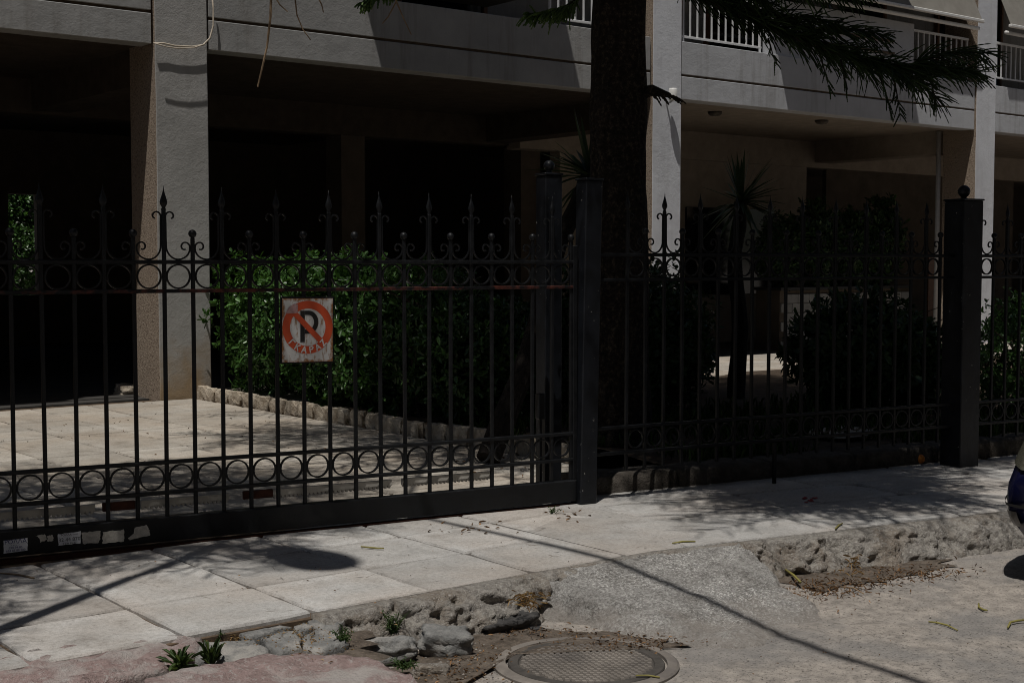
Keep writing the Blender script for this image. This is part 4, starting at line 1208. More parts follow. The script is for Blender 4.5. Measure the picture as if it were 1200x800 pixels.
# ------------------------------------------------------------------ foliage helpers
def leaf_mesh(name, pos, dirs, nrm, length, width, mat, fold=0.25, curl=0.0):
    """obovate leaves: six vertices, two quads each"""
    pos = np.asarray(pos); d = np.asarray(dirs); n = np.asarray(nrm)
    d = d / np.linalg.norm(d, axis=1)[:, None]
    n = n - d * (n * d).sum(1)[:, None]
    n = n / (np.linalg.norm(n, axis=1)[:, None] + 1e-9)
    s = np.cross(d, n)
    L = np.asarray(length)[:, None]; W = np.asarray(width)[:, None]
    v = np.stack([pos,
                  pos + d * L * 0.42 + s * W * 0.36 + n * W * fold * 0.36,
                  pos + d * L * 0.80 + s * W * 0.42 + n * (W * fold * 0.42 - curl * L * 0.4),
                  pos + d * L - n * curl * L,
                  pos + d * L * 0.80 - s * W * 0.42 + n * (W * fold * 0.42 - curl * L * 0.4),
                  pos + d * L * 0.42 - s * W * 0.36 + n * W * fold * 0.36], axis=1).reshape(-1, 3)
    k = np.arange(len(pos))[:, None] * 6
    q = np.concatenate([k + np.array([[0, 1, 2, 3]]), k + np.array([[0, 3, 4, 5]])], axis=0)
    return fastmesh(name, v, q, mat)
def unit(n):
    v = rng.normal(size=(n, 3)); return v / np.linalg.norm(v, axis=1)[:, None]
def rosettes(centers, axes, per, L, W, mat, name, spread=0.9):
    c = np.repeat(centers, per, axis=0); a = np.repeat(axes, per, axis=0)
    n = len(c)
    d = a * 0.55 + unit(n) * spread
    d /= np.linalg.norm(d, axis=1)[:, None]
    pos = c + unit(n) * 0.012
    nr = a + unit(n) * 0.35
    return leaf_mesh(name, pos, d, nr, L * rng.uniform(0.4, 1.3, n), W * rng.uniform(0.6, 1.3, n), mat, curl=0.12)
def blob_shell(c, r, n, lump=0.34, seed=0, shell=0.42, zmin=0.02, box=0.0):
    """points near the surface of a lumpy ellipsoid (or rounded box), with outward axes"""
    u = unit(n)
    if box:
        q = np.abs(u).max(axis=1)[:, None]
        uu = u / (q ** box)
    else: uu = u
    l = np.array([1 + lump * (FB(*(x * 1.0 + seed), 2.2, 4)) for x in u.tolist()] if False else [1 + lump * FB(x[0] + seed, x[1], x[2], 2.4, 4) for x in u])
    t = 1 - shell * rng.random(n) ** 1.6
    p = np.asarray(c) + uu * np.asarray(r) * (l * t)[:, None]
    k = p[:, 2] > zmin
    ax = u.copy(); ax[:, 2] += 0.35
    ax /= np.linalg.norm(ax, axis=1)[:, None]
    return p[k], ax[k]
def shrub(name, label, blobs, L, W, mat, per=7, dens=900, stems=5, base=None, group=None):
    root = empty(name, base or (blobs[0][0][0], blobs[0][0][1], 0.0))
    tag(root, label, 'shrub' if 'hedge' not in name else 'hedge', group)
    P = []; A = []
    for k, bb in enumerate(blobs):
        c, r = bb[0], bb[1]
        box = bb[2] if len(bb) > 2 else 0.0
        area = (r[0] * r[1] + r[1] * r[2] + r[0] * r[2]) * 4.2
        p, a = blob_shell(c, r, int(area * dens), seed=k * 3.7 + c[0], box=box)
        P.append(p); A.append(a)
    P = np.concatenate(P); A = np.concatenate(A)
    me = rosettes(P, A, per, L, W, M[mat], 'foliage')
    o = link('foliage', me, root); o.location = -root.location
    b = MB()
    for k in range(stems):
        bb = blobs[k % len(blobs)]; c, r = bb[0], bb[1]
        x = c[0] + R.uniform(-0.5, 0.5) * r[0]; y = c[1] + R.uniform(-0.6, 0.6) * r[1]
        pts = [(x, y, -0.02)]
        for q in range(1, 5):
            pts.append((x + R.uniform(-0.08, 0.08) * q, y + R.uniform(-0.08, 0.08) * q, (c[2] + r[2] * 0.6) * q / 4))
        b.tube(pts, [0.022, 0.018, 0.014, 0.010, 0.006], 5)
        for q in range(2, 5):
            e = Vector(pts[q]) + Vector((R.uniform(-1, 1) * r[0] * 0.8, R.uniform(-1, 1) * r[1] * 0.6, 0.3 * r[2] * R.random()))
            b.tube([pts[q - 1], Vector(pts[q - 1]).lerp(e, 0.5) + Vector((0, 0, 0.06)), e], [0.012, 0.008, 0.004], 4)
    o = b.build('stems', M['wood'], root); o.location = -root.location
    return root
# clipped hedge behind the gate, left to right
shrub('hedge', 'clipped glossy green hedge next to the garage column', [((7.62, 13.05, 0.80), (0.72, 1.10, 0.72), 0.55), ((7.45, 11.9, 0.78), (0.55, 0.85, 0.70), 0.5)], 0.088, 0.038, 'hedge', 7, 330, 9)
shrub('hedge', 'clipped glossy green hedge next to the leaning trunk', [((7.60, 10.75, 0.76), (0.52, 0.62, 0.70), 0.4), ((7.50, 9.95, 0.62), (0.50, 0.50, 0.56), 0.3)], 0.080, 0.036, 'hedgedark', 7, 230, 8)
# garden shrubs behind the fence on the right
shrub('garden_shrub', 'dark leafy shrub in the garden behind the middle of the fence', [((10.9, 8.3, 0.66), (0.70, 0.65, 0.52)), ((11.35, 8.1, 0.55), (0.45, 0.45, 0.45))], 0.10, 0.045, 'bush', 6, 260, 8)
shrub('garden_shrub', 'small leaved green shrub behind the fence beyond the thick ball post', [((11.95, 7.2, 0.62), (0.62, 0.42, 0.58)), ((12.7, 7.0, 0.6), (0.6, 0.4, 0.62))], 0.055, 0.026, 'hedge', 7, 330, 8)
shrub('garden_shrub', 'loose dark shrub in the garden beside the tree trunk', [((9.45, 9.5, 0.62), (0.42, 0.5, 0.58)), ((8.9, 9.9, 0.75), (0.5, 0.5, 0.72))], 0.09, 0.04, 'bush', 6, 240, 7)
shrub('garden_shrub', 'tall dark shrub beside the yucca behind the fence', [((10.6, 10.9, 0.75), (0.7, 0.6, 0.72))], 0.09, 0.04, 'bush', 6, 220, 6)
for k, (x, h) in enumerate(((18.3, 0.62), (19.2, 0.75), (20.1, 0.68), (21.0, 0.8))):
    shrub('planter_shrub', ('round dark shrub growing on the tiled planter wall near the yucca', 'bushy dark shrub growing on the tiled planter wall, second from the yucca', 'loose dark shrub growing on the tiled planter wall, third from the yucca', 'upright dark shrub growing on the tiled planter wall next to the white column')[k], [((x, 15.55, 1.05 + h), (0.52, 0.34, h))], 0.12, 0.05, 'bush', 6, 170, 3, base=(x, 15.55, 1.0))
shrub('garden_bush', 'sunlit bush seen through the opening at the back of the garage', [((10.3, 30.6, 1.7), (1.5, 1.0, 1.9))], 0.11, 0.055, 'hedge', 6, 240, 4)
shrub('garden_shrub', 'low shrub in the shade behind the tree trunk', [((8.3, 10.6, 0.55), (0.6, 0.9, 0.55))], 0.085, 0.04, 'bush', 6, 240, 5)

# edging stones along the hedge bed
ed = empty('bed_edging', (6.80, 11.0, 0)); tag(ed, 'row of rough pale edging stones along the hedge bed', 'edging')
y = 7.75; k = 0
while y < 13.95:
    L = R.uniform(0.24, 0.36)
    o = rock('stone', (R.uniform(-0.02, 0.02) + 0.015 * math.sin(y), y + L / 2 - 11.0, 0.045 + R.uniform(-0.008, 0.012)), (0.066, L * 0.62, 0.115), k * 2.3, M['yellowstone'], ed, rough=0.16, n=8, block=0.93)
    y += L; k += 1
tag(rock('stepping_stone', G(985, 507, 0.1) , (0.42, 0.30, 0.04), 4, M['slab_yard'], rough=0.1, n=7), 'flat pale stepping stone in the grass behind the fence', 'stone')

# grass in the garden
n = 9000
gx = rng.uniform(7.0, 14.5, n); gy = rng.uniform(0, 1, n) ** 1.4
ya = np.array([gate_y(x) + 0.5 for x in gx]); yy = ya + gy * 3.2
keep = np.array([FB(a, c, 9, 0.9, 3) > -0.12 for a, c in zip(gx, yy)])
gx, yy = gx[keep], yy[keep]
pos = np.stack([gx, yy, np.array([0.05 + 0.05 * FB(a, c, 0, 0.8, 4) for a, c in zip(gx, yy)])], axis=1)
d = unit(len(pos)) * 0.5; d[:, 2] = 1
tag(link('grass', leaf_mesh('grass', pos, d, unit(len(pos)), rng.uniform(0.06, 0.16, len(pos)), np.full(len(pos), 0.008), M['grass'], curl=0.3)), 'thin shaded grass in the garden behind the fence', 'grass', kind='stuff')

# ------------------------------------------------------------------ araucaria
def twig_pts(p, d, L, droop, n=6, wob=0.25):
    d = Vector(d).normalized(); pts = [Vector(p)]
    side = Vector((R.uniform(-1, 1), R.uniform(-1, 1), R.uniform(-0.6, 0.6))) * wob
    for k in range(1, n + 1):
        t = k / n
        d = (d + (Vector((0, 0, -droop)) + side) * (1.0 / n)).normalized()
        pts.append(pts[-1] + d * (L / n))
    return pts
def rope(b, pts, r, sides=4):
    """scaly cord: radius alternates so that the outline is jagged"""
    out = []; rad = []
    m = len(pts) - 1
    for k in range(m):
        for q in range(2):
            out.append(pts[k].lerp(pts[k + 1], q / 2)); t = (k + q / 2) / m
            rad.append(r * (1.25 if q else 0.75) * (1 - 0.45 * t))
    out.append(pts[-1]); rad.append(r * 0.2)
    b.tube(out, rad, sides, caps=False)
def limb_curve(base, az, L, rise, droop, n=12):
    pts = [Vector(base)]
    d = Vector((math.cos(az) * math.cos(rise), math.sin(az) * math.cos(rise), math.sin(rise)))
    for k in range(n):
        d = (d + Vector((R.uniform(-0.04, 0.04), R.uniform(-0.04, 0.04), -droop / n))).normalized()
        pts.append(pts[-1] + d * (L / n))
    return pts
def limb(bw, bt, pts, r0, start=0.2, gap=0.05, tl=(0.22, 0.5), tr=0.009, droop=0.9, tufts=3, up=0.0, sides=4):
    n = len(pts)
    bw.tube(pts, [r0 * (1 - 0.85 * k / (n - 1)) for k in range(n)], 6)
    total = sum((pts[k + 1] - pts[k]).length for k in range(n - 1))
    s = start * total
    while s < total:
        acc = 0.0
        for k in range(n - 1):
            l = (pts[k + 1] - pts[k]).length
            if acc + l >= s: break
            acc += l
        p = pts[k].lerp(pts[k + 1], (s - acc) / l); t = (pts[k + 1] - pts[k]).normalized()
        sd = t.cross(Vector((0, 0, 1))).normalized()
        fr = s / total
        for q in range(tufts):
            side = R.choice((-1, 1))
            d = t * R.uniform(0.35, 1.0) + sd * side * R.uniform(0.3, 1.0) + Vector((0, 0, R.uniform(-0.5, 0.45) + up))
            L = R.uniform(*tl) * (0.65 + 0.6 * math.sin(math.pi * min(1, fr * 0.85 + 0.12)))
            rope(bt, twig_pts(p, d, L, droop * R.uniform(0.3, 1.3)), tr * R.uniform(0.8, 1.2), sides)
        s += gap * R.uniform(0.6, 1.4)
def frond(bw, bt, pts, r0, spacing=0.26, sl=0.85, tl=(0.16, 0.34), tr=0.010):
    """a big limb with side shoots in a flat spray, each clothed in cords (high crown)"""
    n = len(pts)
    bw.tube(pts, [r0 * (1 - 0.85 * k / (n - 1)) for k in range(n)], 6)
    for k in range(2, n):
        p = pts[k]; t = (pts[k] - pts[k - 1]).normalized(); sd = t.cross(Vector((0, 0, 1))).normalized()
        for side in (-1, 1):
            fr = k / n
            L = sl * (0.45 + 0.9 * math.sin(math.pi * (0.15 + 0.75 * fr))) * R.uniform(0.6, 1.1)
            q = twig_pts(p, t * 0.65 + sd * side + Vector((0, 0, R.uniform(-0.1, 0.15))), L, 0.45, 5, 0.1)
            limb(bw, bt, q, 0.012, 0.1, 0.075, tl, tr, 0.5, 2, sides=3)
    limb(bw, bt, pts[-4:], 0.012, 0.0, 0.07, tl, tr, 0.5, 2, sides=3)

def araucaria(base, label, trunk_r, z_top, whorls, extra=None, seed=1, lean=(0, 0), ok=None, more=()):
    R.seed(seed)
    root = empty('araucaria_tree', base); tag(root, label, 'tree')
    b = MB(); m = 40; rings = 90; v = []
    for i in range(rings + 1):
        z = -0.1 + (z_top + 0.1) * (i / rings) ** 1.7
        tr = trunk_r * (1 - 0.80 * (z / z_top)) if z > 0 else trunk_r
        tr *= 1 + 0.16 * math.exp(-max(z, 0) / 0.35) + 0.05 * FB(z, seed, 0, 0.8, 3)
        for k in range(m):
            a = 2 * math.pi * k / m
            q = FB(math.cos(a) * 3 + seed, math.sin(a) * 3, z * 1.5, 1.6, 5)
            r = tr * (1 + 0.085 * q + 0.05 * FB(math.cos(a) * 8, math.sin(a) * 8, z * 5, 1.0, 3))
            v.append((lean[0] * z + r * math.cos(a), lean[1] * z + r * math.sin(a), z))
    b.add(v, [(i * m + k, i * m + (k + 1) % m, (i + 1) * m + (k + 1) % m, (i + 1) * m + k) for i in range(rings) for k in range(m)])
    b.build('trunk', M['bark'], root, True)
    bw, bt = MB(), MB()
    for (z, num, L, rise, droop, off) in whorls:
        for k in range(num):
            az = off + 2 * math.pi * k / num + R.uniform(-0.15, 0.15)
            pts = limb_curve((0, 0, z + R.uniform(-0.08, 0.08)), az, L * R.uniform(0.85, 1.1), rise, droop, 11)
            if ok:
                n_ = len(pts)
                while n_ > 5 and not ok([p + base for p in pts[:n_]]): n_ -= 1
                if n_ <= 5: continue
                pts = pts[:n_]
            frond(bw, bt, pts, 0.045)
    for (z, az, L) in more:
        pts = limb_curve((0, 0, z), az, L, 0.1, 0.3, 11)
        frond(bw, bt, pts, 0.045)
    bw.build('limb', M['bark'], root)
    bt.build('crown', M['pine'], root)
    if extra: extra(root)
    return root
TB = Vector((7.51, 8.06, 0.0))
def low_limbs(root):
    R.seed(5)
    def loc(px, py, depth): return atdepth(px, py, depth) - TB
    dt = (TB - CAM).dot(fwd0)
    # the long drooping limb to the right, in front of the balcony
    bw, bt = MB(), MB()
    key = [(742, -46, dt), (800, -12, dt - 0.15), (860, 12, dt - 0.3), (930, 42, dt - 0.45), (1000, 68, dt - 0.55), (1060, 80, dt - 0.62), (1110, 83, dt - 0.66), (1146, 86, dt - 0.7)]
    pts = [loc(*q) for q in key]
    dense = []
    for a, c in zip(pts[:-1], pts[1:]):
        dense += [a.lerp(c, t) for t in (0, 0.5)]
    dense.append(pts[-1])
    limb(bw, bt, dense, 0.042, 0.16, 0.022, (0.16, 0.36), 0.0068, 0.55, 6, 0.16)
    # side shoots of that limb
    for i, (dx, dy, dz, L) in enumerate(((0.5, -0.9, 0.1, 0.6), (0.8, 0.5, 0.15, 0.7), (0.7, -0.6, 0.2, 0.6), (0.9, -0.3, 0.25, 0.7), (0.6, 0.7, 0.1, 0.6), (0.8, -0.8, -0.1, 0.5), (0.9, 0.2, -0.2, 0.55), (0.8, -0.2, 0.45, 0.6))):
        p = dense[3 + i]
        d = rgt * dx + fwd0 * dy * 0.7 + Vector((0, 0, dz))
        q = twig_pts(p, d, L, 0.55, 6, 0.15)
        limb(bw, bt, q, 0.013, 0.1, 0.028, (0.14, 0.32), 0.0066, 0.7, 4, 0.08)
    # hanging tassels
    for px, py, L in ((985, 70, 0.30), (1030, 84, 0.34), (960, 62, 0.3), (1090, 92, 0.22), (900, 45, 0.22), (1045, 86, 0.36)):
        q = twig_pts(loc(px, py, dt - 0.55), rgt * 0.35 + Vector((0, 0, -1)), L, 0.3, 6, 0.2)
        limb(bw, bt, q, 0.008, 0.3, 0.05, (0.06, 0.13), 0.0075, 0.7, 2)
    # a second limb above it, its cords dipping into the frame
    key = [(740, -70, dt), (820, -40, dt - 0.5), (920, -22, dt - 0.9), (1010, -12, dt - 1.2)]
    pts = [loc(*q) for q in key]; dense = []
    for a, c in zip(pts[:-1], pts[1:]): dense += [a.lerp(c, t / 3) for t in range(3)]
    dense.append(pts[-1])
    limb(bw, bt, dense, 0.035, 0.1, 0.026, (0.15, 0.34), 0.0068, 0.9, 5)
    # short limbs to the left
    for key in ([(716, -40, dt), (690, -10, dt - 0.2), (665, 8, dt - 0.3), (640, 16, dt - 0.35), (618, 18, dt - 0.4)],
                [(716, -70, dt), (600, -60, dt - 0.5), (500, -34, dt - 0.7), (455, -12, dt - 0.8), (425, 4, dt - 0.85)]):
        pts = [loc(*q) for q in key]; dense = []
        for a, c in zip(pts[:-1], pts[1:]): dense += [a.lerp(c, t / 2) for t in range(2)]
        dense.append(pts[-1])
        bs = MB()
        limb(bw, bs, dense, 0.022, 0.50, 0.020, (0.10, 0.20), 0.010, 0.9, 4, -0.1)
        bs.build('sunlit_sprig', M['pinelit'], root)
    # the broken stub with a few dead cords
    st = [loc(745, 112, dt - 0.1), loc(765, 106, dt - 0.2), loc(785, 112, dt - 0.25)]
    bw.tube(st, [0.06, 0.045, 0.02], 7)
    for k in range(16):
        p = st[1].lerp(st[2], R.uniform(-0.6, 1.0))
        rope(bw, twig_pts(p, rgt * 0.8 + Vector((0, 0, R.uniform(-1.0, 0.3))), R.uniform(0.06, 0.16), 0.6), 0.012)
    bw.build('limb', M['bark'], root)
    bt.build('lower_branch', M['pine'], root)
    # dead hanging cords
    for key in ([(318, -10), (317, 20), (313, 55), (306, 85), (302, 102)], [(345, -8), (348, 18), (355, 35), (364, 47)], [(321, -5), (328, 6), (337, 14)], [(371, -6), (377, 6), (379, 15)],
                [(470, -8), (455, 20), (448, 28)], [(462, -4), (472, 20), (482, 41)]):
        b = MB()
        pts = [loc(x, y, dt - 0.8) for x, y in key]
        n = len(pts)
        b.tube(pts, [0.011 * (1 - 0.6 * k / n) if len(key) == 5 else 0.006 * (1 - 0.5 * k / n) for k in range(n)], 5)
        b.build('dead_twig', M['deadtwig'], root)
wh = []
for k, z in enumerate((5.4, 6.3, 7.2, 8.1, 9.1, 10.2, 11.3, 12.5)):
    wh.append((z, 6, 4.4 - 0.30 * k, 0.12, 0.30, k * 0.55))
def shadow(p):
    t = p.z / -SUN.z
    return p.x + SUN.x * t, p.y + SUN.y * t
def ok_big(pts):
    for p in pts[3:]:
        x, y = shadow(p)
        if 1.5 < x < 6.2 and 2.0 < y < 6.9: return False
        if 1.5 < x < 4.6 and 6.9 <= y < 14.5: return False
        if 1.5 < x < 5.2 and 10.2 <= y < 14.5: return False
        if y > 12.6 and x > 12: return False
    return True
def ok_small(pts):
    for p in pts[2:]:
        x, y = shadow(p)
        if x > 2.3 and y < 6.6: return False
        if x > 4.6 or y > 9.6 : return False
    return True
dense = []
rr = random.Random(17)
while len(dense) < 34:
    z = rr.uniform(4.9, 9.0); az = rr.uniform(-math.pi, math.pi); L = rr.uniform(2.0, 3.8)
    tip = TB + Vector((math.cos(az) * L, math.sin(az) * L, z - 0.15))
    x, y = shadow(tip)
    mx, my = shadow(TB + Vector((math.cos(az) * L * 0.5, math.sin(az) * L * 0.5, z)))
    if x > 7.0 and gate_y(x) - 0.3 < y < 11.2 and mx > 6.6: dense.append((z, az, L))
k = 0
while k < 22:
    z = rr.uniform(5.4, 8.2); az = rr.uniform(-math.pi, 0); L = rr.uniform(2.6, 4.6)
    x, y = shadow(TB + Vector((math.cos(az) * L, math.sin(az) * L, z - 0.15)))
    mx, my = shadow(TB + Vector((math.cos(az) * L * 0.6, math.sin(az) * L * 0.6, z)))
    if 5.85 < x < 7.5 and 4.85 < y < 5.75 and mx > 6.3: dense.append((z, az, L)); k += 1
k = 0
while k < 12:
    z = rr.uniform(5.2, 8.5); az = rr.uniform(-math.pi, math.pi); L = rr.uniform(2.0, 4.2)
    x, y = shadow(TB + Vector((math.cos(az) * L, math.sin(az) * L, z - 0.15)))
    mx, my = shadow(TB + Vector((math.cos(az) * L * 0.6, math.sin(az) * L * 0.6, z)))
    if 6.9 < x < 11.5 and gate_y(x) - 0.1 < y < gate_y(x) + 0.9 and mx > 6.9: dense.append((z, az, L)); k += 1
k = 0
while k < 7:
    z = rr.uniform(6.0, 10.5); az = rr.uniform(-math.pi, math.pi); L = rr.uniform(2.2, 4.6)
    x, y = shadow(TB + Vector((math.cos(az) * L, math.sin(az) * L, z - 0.15)))
    mx, my = shadow(TB + Vector((math.cos(az) * L * 0.6, math.sin(az) * L * 0.6, z)))
    if 5.2 < x < 6.4 and 8.0 < y < 11.5 and mx > 6.2: dense.append((z, az, L)); k += 1
araucaria(TB, 'thick dark trunked araucaria with drooping cord-like branches behind the fence', 0.252, 15.0, wh, low_limbs, 3, ok=ok_big, more=dense)
wh2 = [(4.8 + 1.1 * k, 5, 2.9 - 0.25 * k, 0.1, 0.3, 0.4 + k * 0.6) for k in range(5)]
araucaria(Vector((0.75, 6.9, 0)), 'smaller slender araucaria beside the far end of the sliding gate', 0.12, 11.0, wh2, None, 8, ok=ok_small)

# ------------------------------------------------------------------ yuccas
def yucca(base, head, label, L, n, leaf_w=0.05, r=0.07, seed=1):
    root = empty('yucca', base); tag(root, label, 'yucca')
    base = Vector(base); head = Vector(head) - base
    b = MB()
    pts = [head * (k / 8) + Vector((0.05 * math.sin(k * 0.9), 0.03 * math.sin(k * 1.3), 0)) * (1 if 0 < k < 8 else 0) for k in range(9)]
    b.tube(pts, [r * (1.35 - 0.4 * k / 8) * (1 + 0.08 * (k % 2)) for k in range(9)], 10)
    b.build('trunk', M['yuccatrunk'], root)
    rr = random.Random(seed)
    lv = MB()
    for k in range(n):
        a = rr.uniform(0, 2 * math.pi); e = rr.uniform(-0.7, 1.4)
        d = Vector((math.cos(a) * math.cos(e), math.sin(a) * math.cos(e), math.sin(e)))
        s = d.cross(Vector((0, 0, 1))).normalized() * leaf_w / 2
        l = L * rr.uniform(0.75, 1.1)
        v = []
        for q, (t, w) in enumerate(((0, 0.7), (0.35, 1.0), (0.7, 0.6), (1.0, 0.04))):
            p = head + Vector((0, 0, rr.uniform(-0.01, 0.01))) + d * l * t + Vector((0, 0, -0.18 * l * t * t * (1 if e < 0.8 else 0.3)))
            v += [p - s * w, p + Vector((0, 0, -0.012 * w)), p + s * w]
        lv.add(v, [(q * 3 + h, q * 3 + h + 1, q * 3 + h + 4, q * 3 + h + 3) for q in range(3) for h in range(2)])
    lv.build('leaves', M['yucca'], root)
    return root
h1 = atdepth(690, 205, 11.4)
yucca(G(572, 538, 0.03), h1, 'yucca with a leaning trunk behind the gate end post', 0.55, 42, seed=2)
h2 = atdepth(868, 236, 14.5)
yucca((h2.x - 0.05, h2.y, 0.0), h2, 'upright spiky yucca in the garden before the beige recess', 0.55, 60, seed=4)

# ------------------------------------------------------------------ cars
M['carblue'] = plain('blue_car_paint', (0.006, 0.007, 0.034), 0.2)
M['cargrey'] = plain('grey_car_paint', (0.10, 0.10, 0.10), 0.3)
M['tyre'] = plain('tyre', (0.012, 0.012, 0.012), 0.8)
def lens_mat():
    m, nt, b = new_mat('headlight_lens')
    b.inputs['Base Color'].default_value = (0.16, 0.155, 0.12, 1); b.inputs['Roughness'].default_value = 0.12
    b.inputs['Metallic'].default_value = 0.35
    w = tex(nt, 'Wave', 22, coord='Object')
    bump(nt, b, w.outputs['Fac'], 0.35, 0.01)
    return m
M['lens'] = lens_mat()
M['foglens'] = plain('fog_lens', (0.07, 0.07, 0.07), 0.15, metal=0.3)
M['blackplastic'] = plain('black_plastic', (0.015, 0.015, 0.016), 0.55)
def car(name, label, paint, loc, rz, group=None):
    """hatchback; nose towards -x, kerb side is +y; origin on the ground under the nose tip"""
    root = empty(name, loc, rz); tag(root, label, 'car', group)
    W = 0.84; L = 4.0
    def half_w(x):
        nose = max(0.0, 1 - x / 0.55)
        tail = max(0.0, 1 - (L - x) / 0.45)
        return W * (1 - 0.36 * nose ** 2.1 - 0.22 * tail ** 2.2)
    def top(x):
        if x < 0.12: return 0.60 + 1.1 * x
        if x < 1.15: return 0.735 + 0.20 * ((x - 0.12) / 1.03) ** 0.75
        return 0.935 + 0.03 * min(1, (x - 1.15) / 1.5)
    def inset(z, tz):
        t = (z - 0.20) / (tz - 0.20)
        return 1 - 0.10 * max(0, t - 0.55) ** 1.3 * 2.2 - 0.06 * max(0, 0.30 - t)
    def nose_x(z):                                    # profile of the bumper in side view
        if z < 0.30: return 0.05 + 0.10 * (0.30 - z) / 0.10
        if z < 0.56: return 0.0 + 0.05 * ((0.43 - z) / 0.13) ** 2
        return 0.05 + 0.75 * (z - 0.56) ** 1.25
    xs = [0.0, 0.015, 0.04, 0.08, 0.14, 0.22, 0.32, 0.45, 0.6, 0.9, 1.2, 1.6, 2.2, 2.8, 3.3, 3.6, 3.8, 3.92, 4.0]
    zs = [0.20, 0.24, 0.30, 0.36, 0.42, 0.48, 0.54, 0.58]
    cross = 15
    v = []; rows = len(xs)
    for x in xs:
        tz = top(x)
        for k in range(cross):
            t = k / (cross - 1)
            if t < 0.75: z = 0.20 + (tz - 0.03 - 0.20) * (t / 0.75); y = half_w(x) * inset(z, tz)
            else:
                u = (t - 0.75) / 0.25; z = tz - 0.03 + 0.03 * math.sin(u * math.pi / 2); y = half_w(x) * inset(tz, tz) * (1 - u)
            zz = min(z, 0.8)
            xx = x + nose_x(zz) * max(0, 1 - x / 0.6) - 0.0
            v.append((xx, y, z))
    f = [(i * cross + k, (i + 1) * cross + k, (i + 1) * cross + k + 1, i * cross + k + 1) for i in range(rows - 1) for k in range(cross - 1)]
    nv = len(v)
    v += [(x, -y, z) for x, y, z in v]
    f += [tuple(nv + q for q in g)[::-1] for g in f]
    # close the ends
    f.append(tuple(range(cross)) + tuple(nv + k for k in range(cross - 2, -1, -1)))
    f.append((tuple(range((rows - 1) * cross, rows * cross)) + tuple(nv + (rows - 1) * cross + k for k in range(cross - 2, -1, -1)))[::-1])
    b = MB(); b.add(v, f)
    body = b.build('body', M[paint], root, True); bm_fix(body.data)
    # greenhouse
    prof = [(1.05, 0.93), (1.75, 1.36), (2.2, 1.43), (2.9, 1.42), (3.5, 1.30), (3.88, 0.95)]
    v = []
    for x, z in prof:
        wz = 0.76 - 0.20 * (z - 0.93) / 0.5
        v += [(x, -wz, z), (x, wz, z)]
    n = len(prof)
    f = [(2 * i, 2 * i + 1, 2 * i + 3, 2 * i + 2) for i in range(n - 1)] + [tuple(2 * i for i in range(n))[::-1], tuple(2 * i + 1 for i in range(n))]
    b = MB(); b.add(v, f); b.build('cabin_glass', M['darkglass'], root)
    b = MB(); b.add([(1.72, -0.60, 1.362), (1.72, 0.60, 1.362), (2.2, 0.575, 1.445), (2.9, 0.575, 1.435), (3.52, 0.62, 1.315), (3.52, -0.62, 1.315), (2.9, -0.575, 1.435), (2.2, -0.575, 1.445)], [(0, 1, 2, 7), (7, 2, 3, 6), (6, 3, 4, 5)])
    b.build('roof', M[paint], root)
    for sx in (0.72, 3.25):
        for sy in (-1, 1):
            b = MB(); v = []; f = []; m = 28
            for y, r in ((0.66, 0.20), (0.66, 0.285), (0.68, 0.30), (0.82, 0.30), (0.845, 0.285), (0.845, 0.20)):
                for k in range(m):
                    a = 2 * math.pi * k / m; v.append((sx + r * math.cos(a), sy * y, 0.30 + r * math.sin(a)))
            f = [(l * m + k, l * m + (k + 1) % m, (l + 1) * m + (k + 1) % m, (l + 1) * m + k) for l in range(5) for k in range(m)]
            b.add(v, f); wo = b.build('wheel', M['tyre'], root, True)
            b = MB(); b.add([(sx + 0.2 * math.cos(2 * math.pi * k / m), sy * 0.835, 0.30 + 0.2 * math.sin(2 * math.pi * k / m)) for k in range(m)], [tuple(range(m))]); b.build('rim', M['galv'], wo)
    # headlights, fog lights, bumper split and grille follow the nose surface
    def nose_pt(y, z, out=0.004):
        lo, hi = 0.0, 1.2
        for _ in range(40):
            mid = (lo + hi) / 2
            if half_w(mid) * inset(z, max(top(mid), z + 0.01)) > abs(y): hi = mid
            else: lo = mid
        x = hi
        return Vector((x + nose_x(min(z, 0.8)) * max(0, 1 - x / 0.6) - out, y, z))
    def patch(y0, y1, z0, z1, out, ny=8, nz=6, shape=None):
        v = []
        for i in range(ny + 1):
            for j in range(nz + 1):
                y = y0 + (y1 - y0) * i / ny
                zt = z0 + (z1 - z0) * j / nz
                if shape: zt = shape(i / ny, j / nz)
                p = nose_pt(y, zt, out); sgn_ = 1 if y > 0 else -1
                v.append((p.x, p.y + sgn_ * out * 0.6, p.z))
        bb = MB(); bb.add(v, [(i * (nz + 1) + j, i * (nz + 1) + j + 1, (i + 1) * (nz + 1) + j + 1, (i + 1) * (nz + 1) + j) for i in range(ny) for j in range(nz)])
        return bb
    for sy in (-1, 1):
        patch(sy * 0.40, sy * 0.80, 0.60, 0.72, 0.010, shape=lambda u, w: 0.585 + 0.02 * u + (0.115 + 0.03 * u) * w).build('headlight', M['lens'], root, True)
        patch(sy * 0.48, sy * 0.755, 0.29, 0.375, 0.008).build('fog_light', M['foglens'], root, True)
        patch(sy * 0.42, sy * 0.80, 0.40, 0.415, 0.009).build('bumper_strip', M['blackplastic'], root, True)
    patch(-0.36, 0.36, 0.61, 0.69, 0.006).build('grille', M['blackplastic'], root, True)
    patch(-0.40, 0.40, 0.25, 0.38, 0.006).build('air_intake', M['blackplastic'], root, True)
    return root
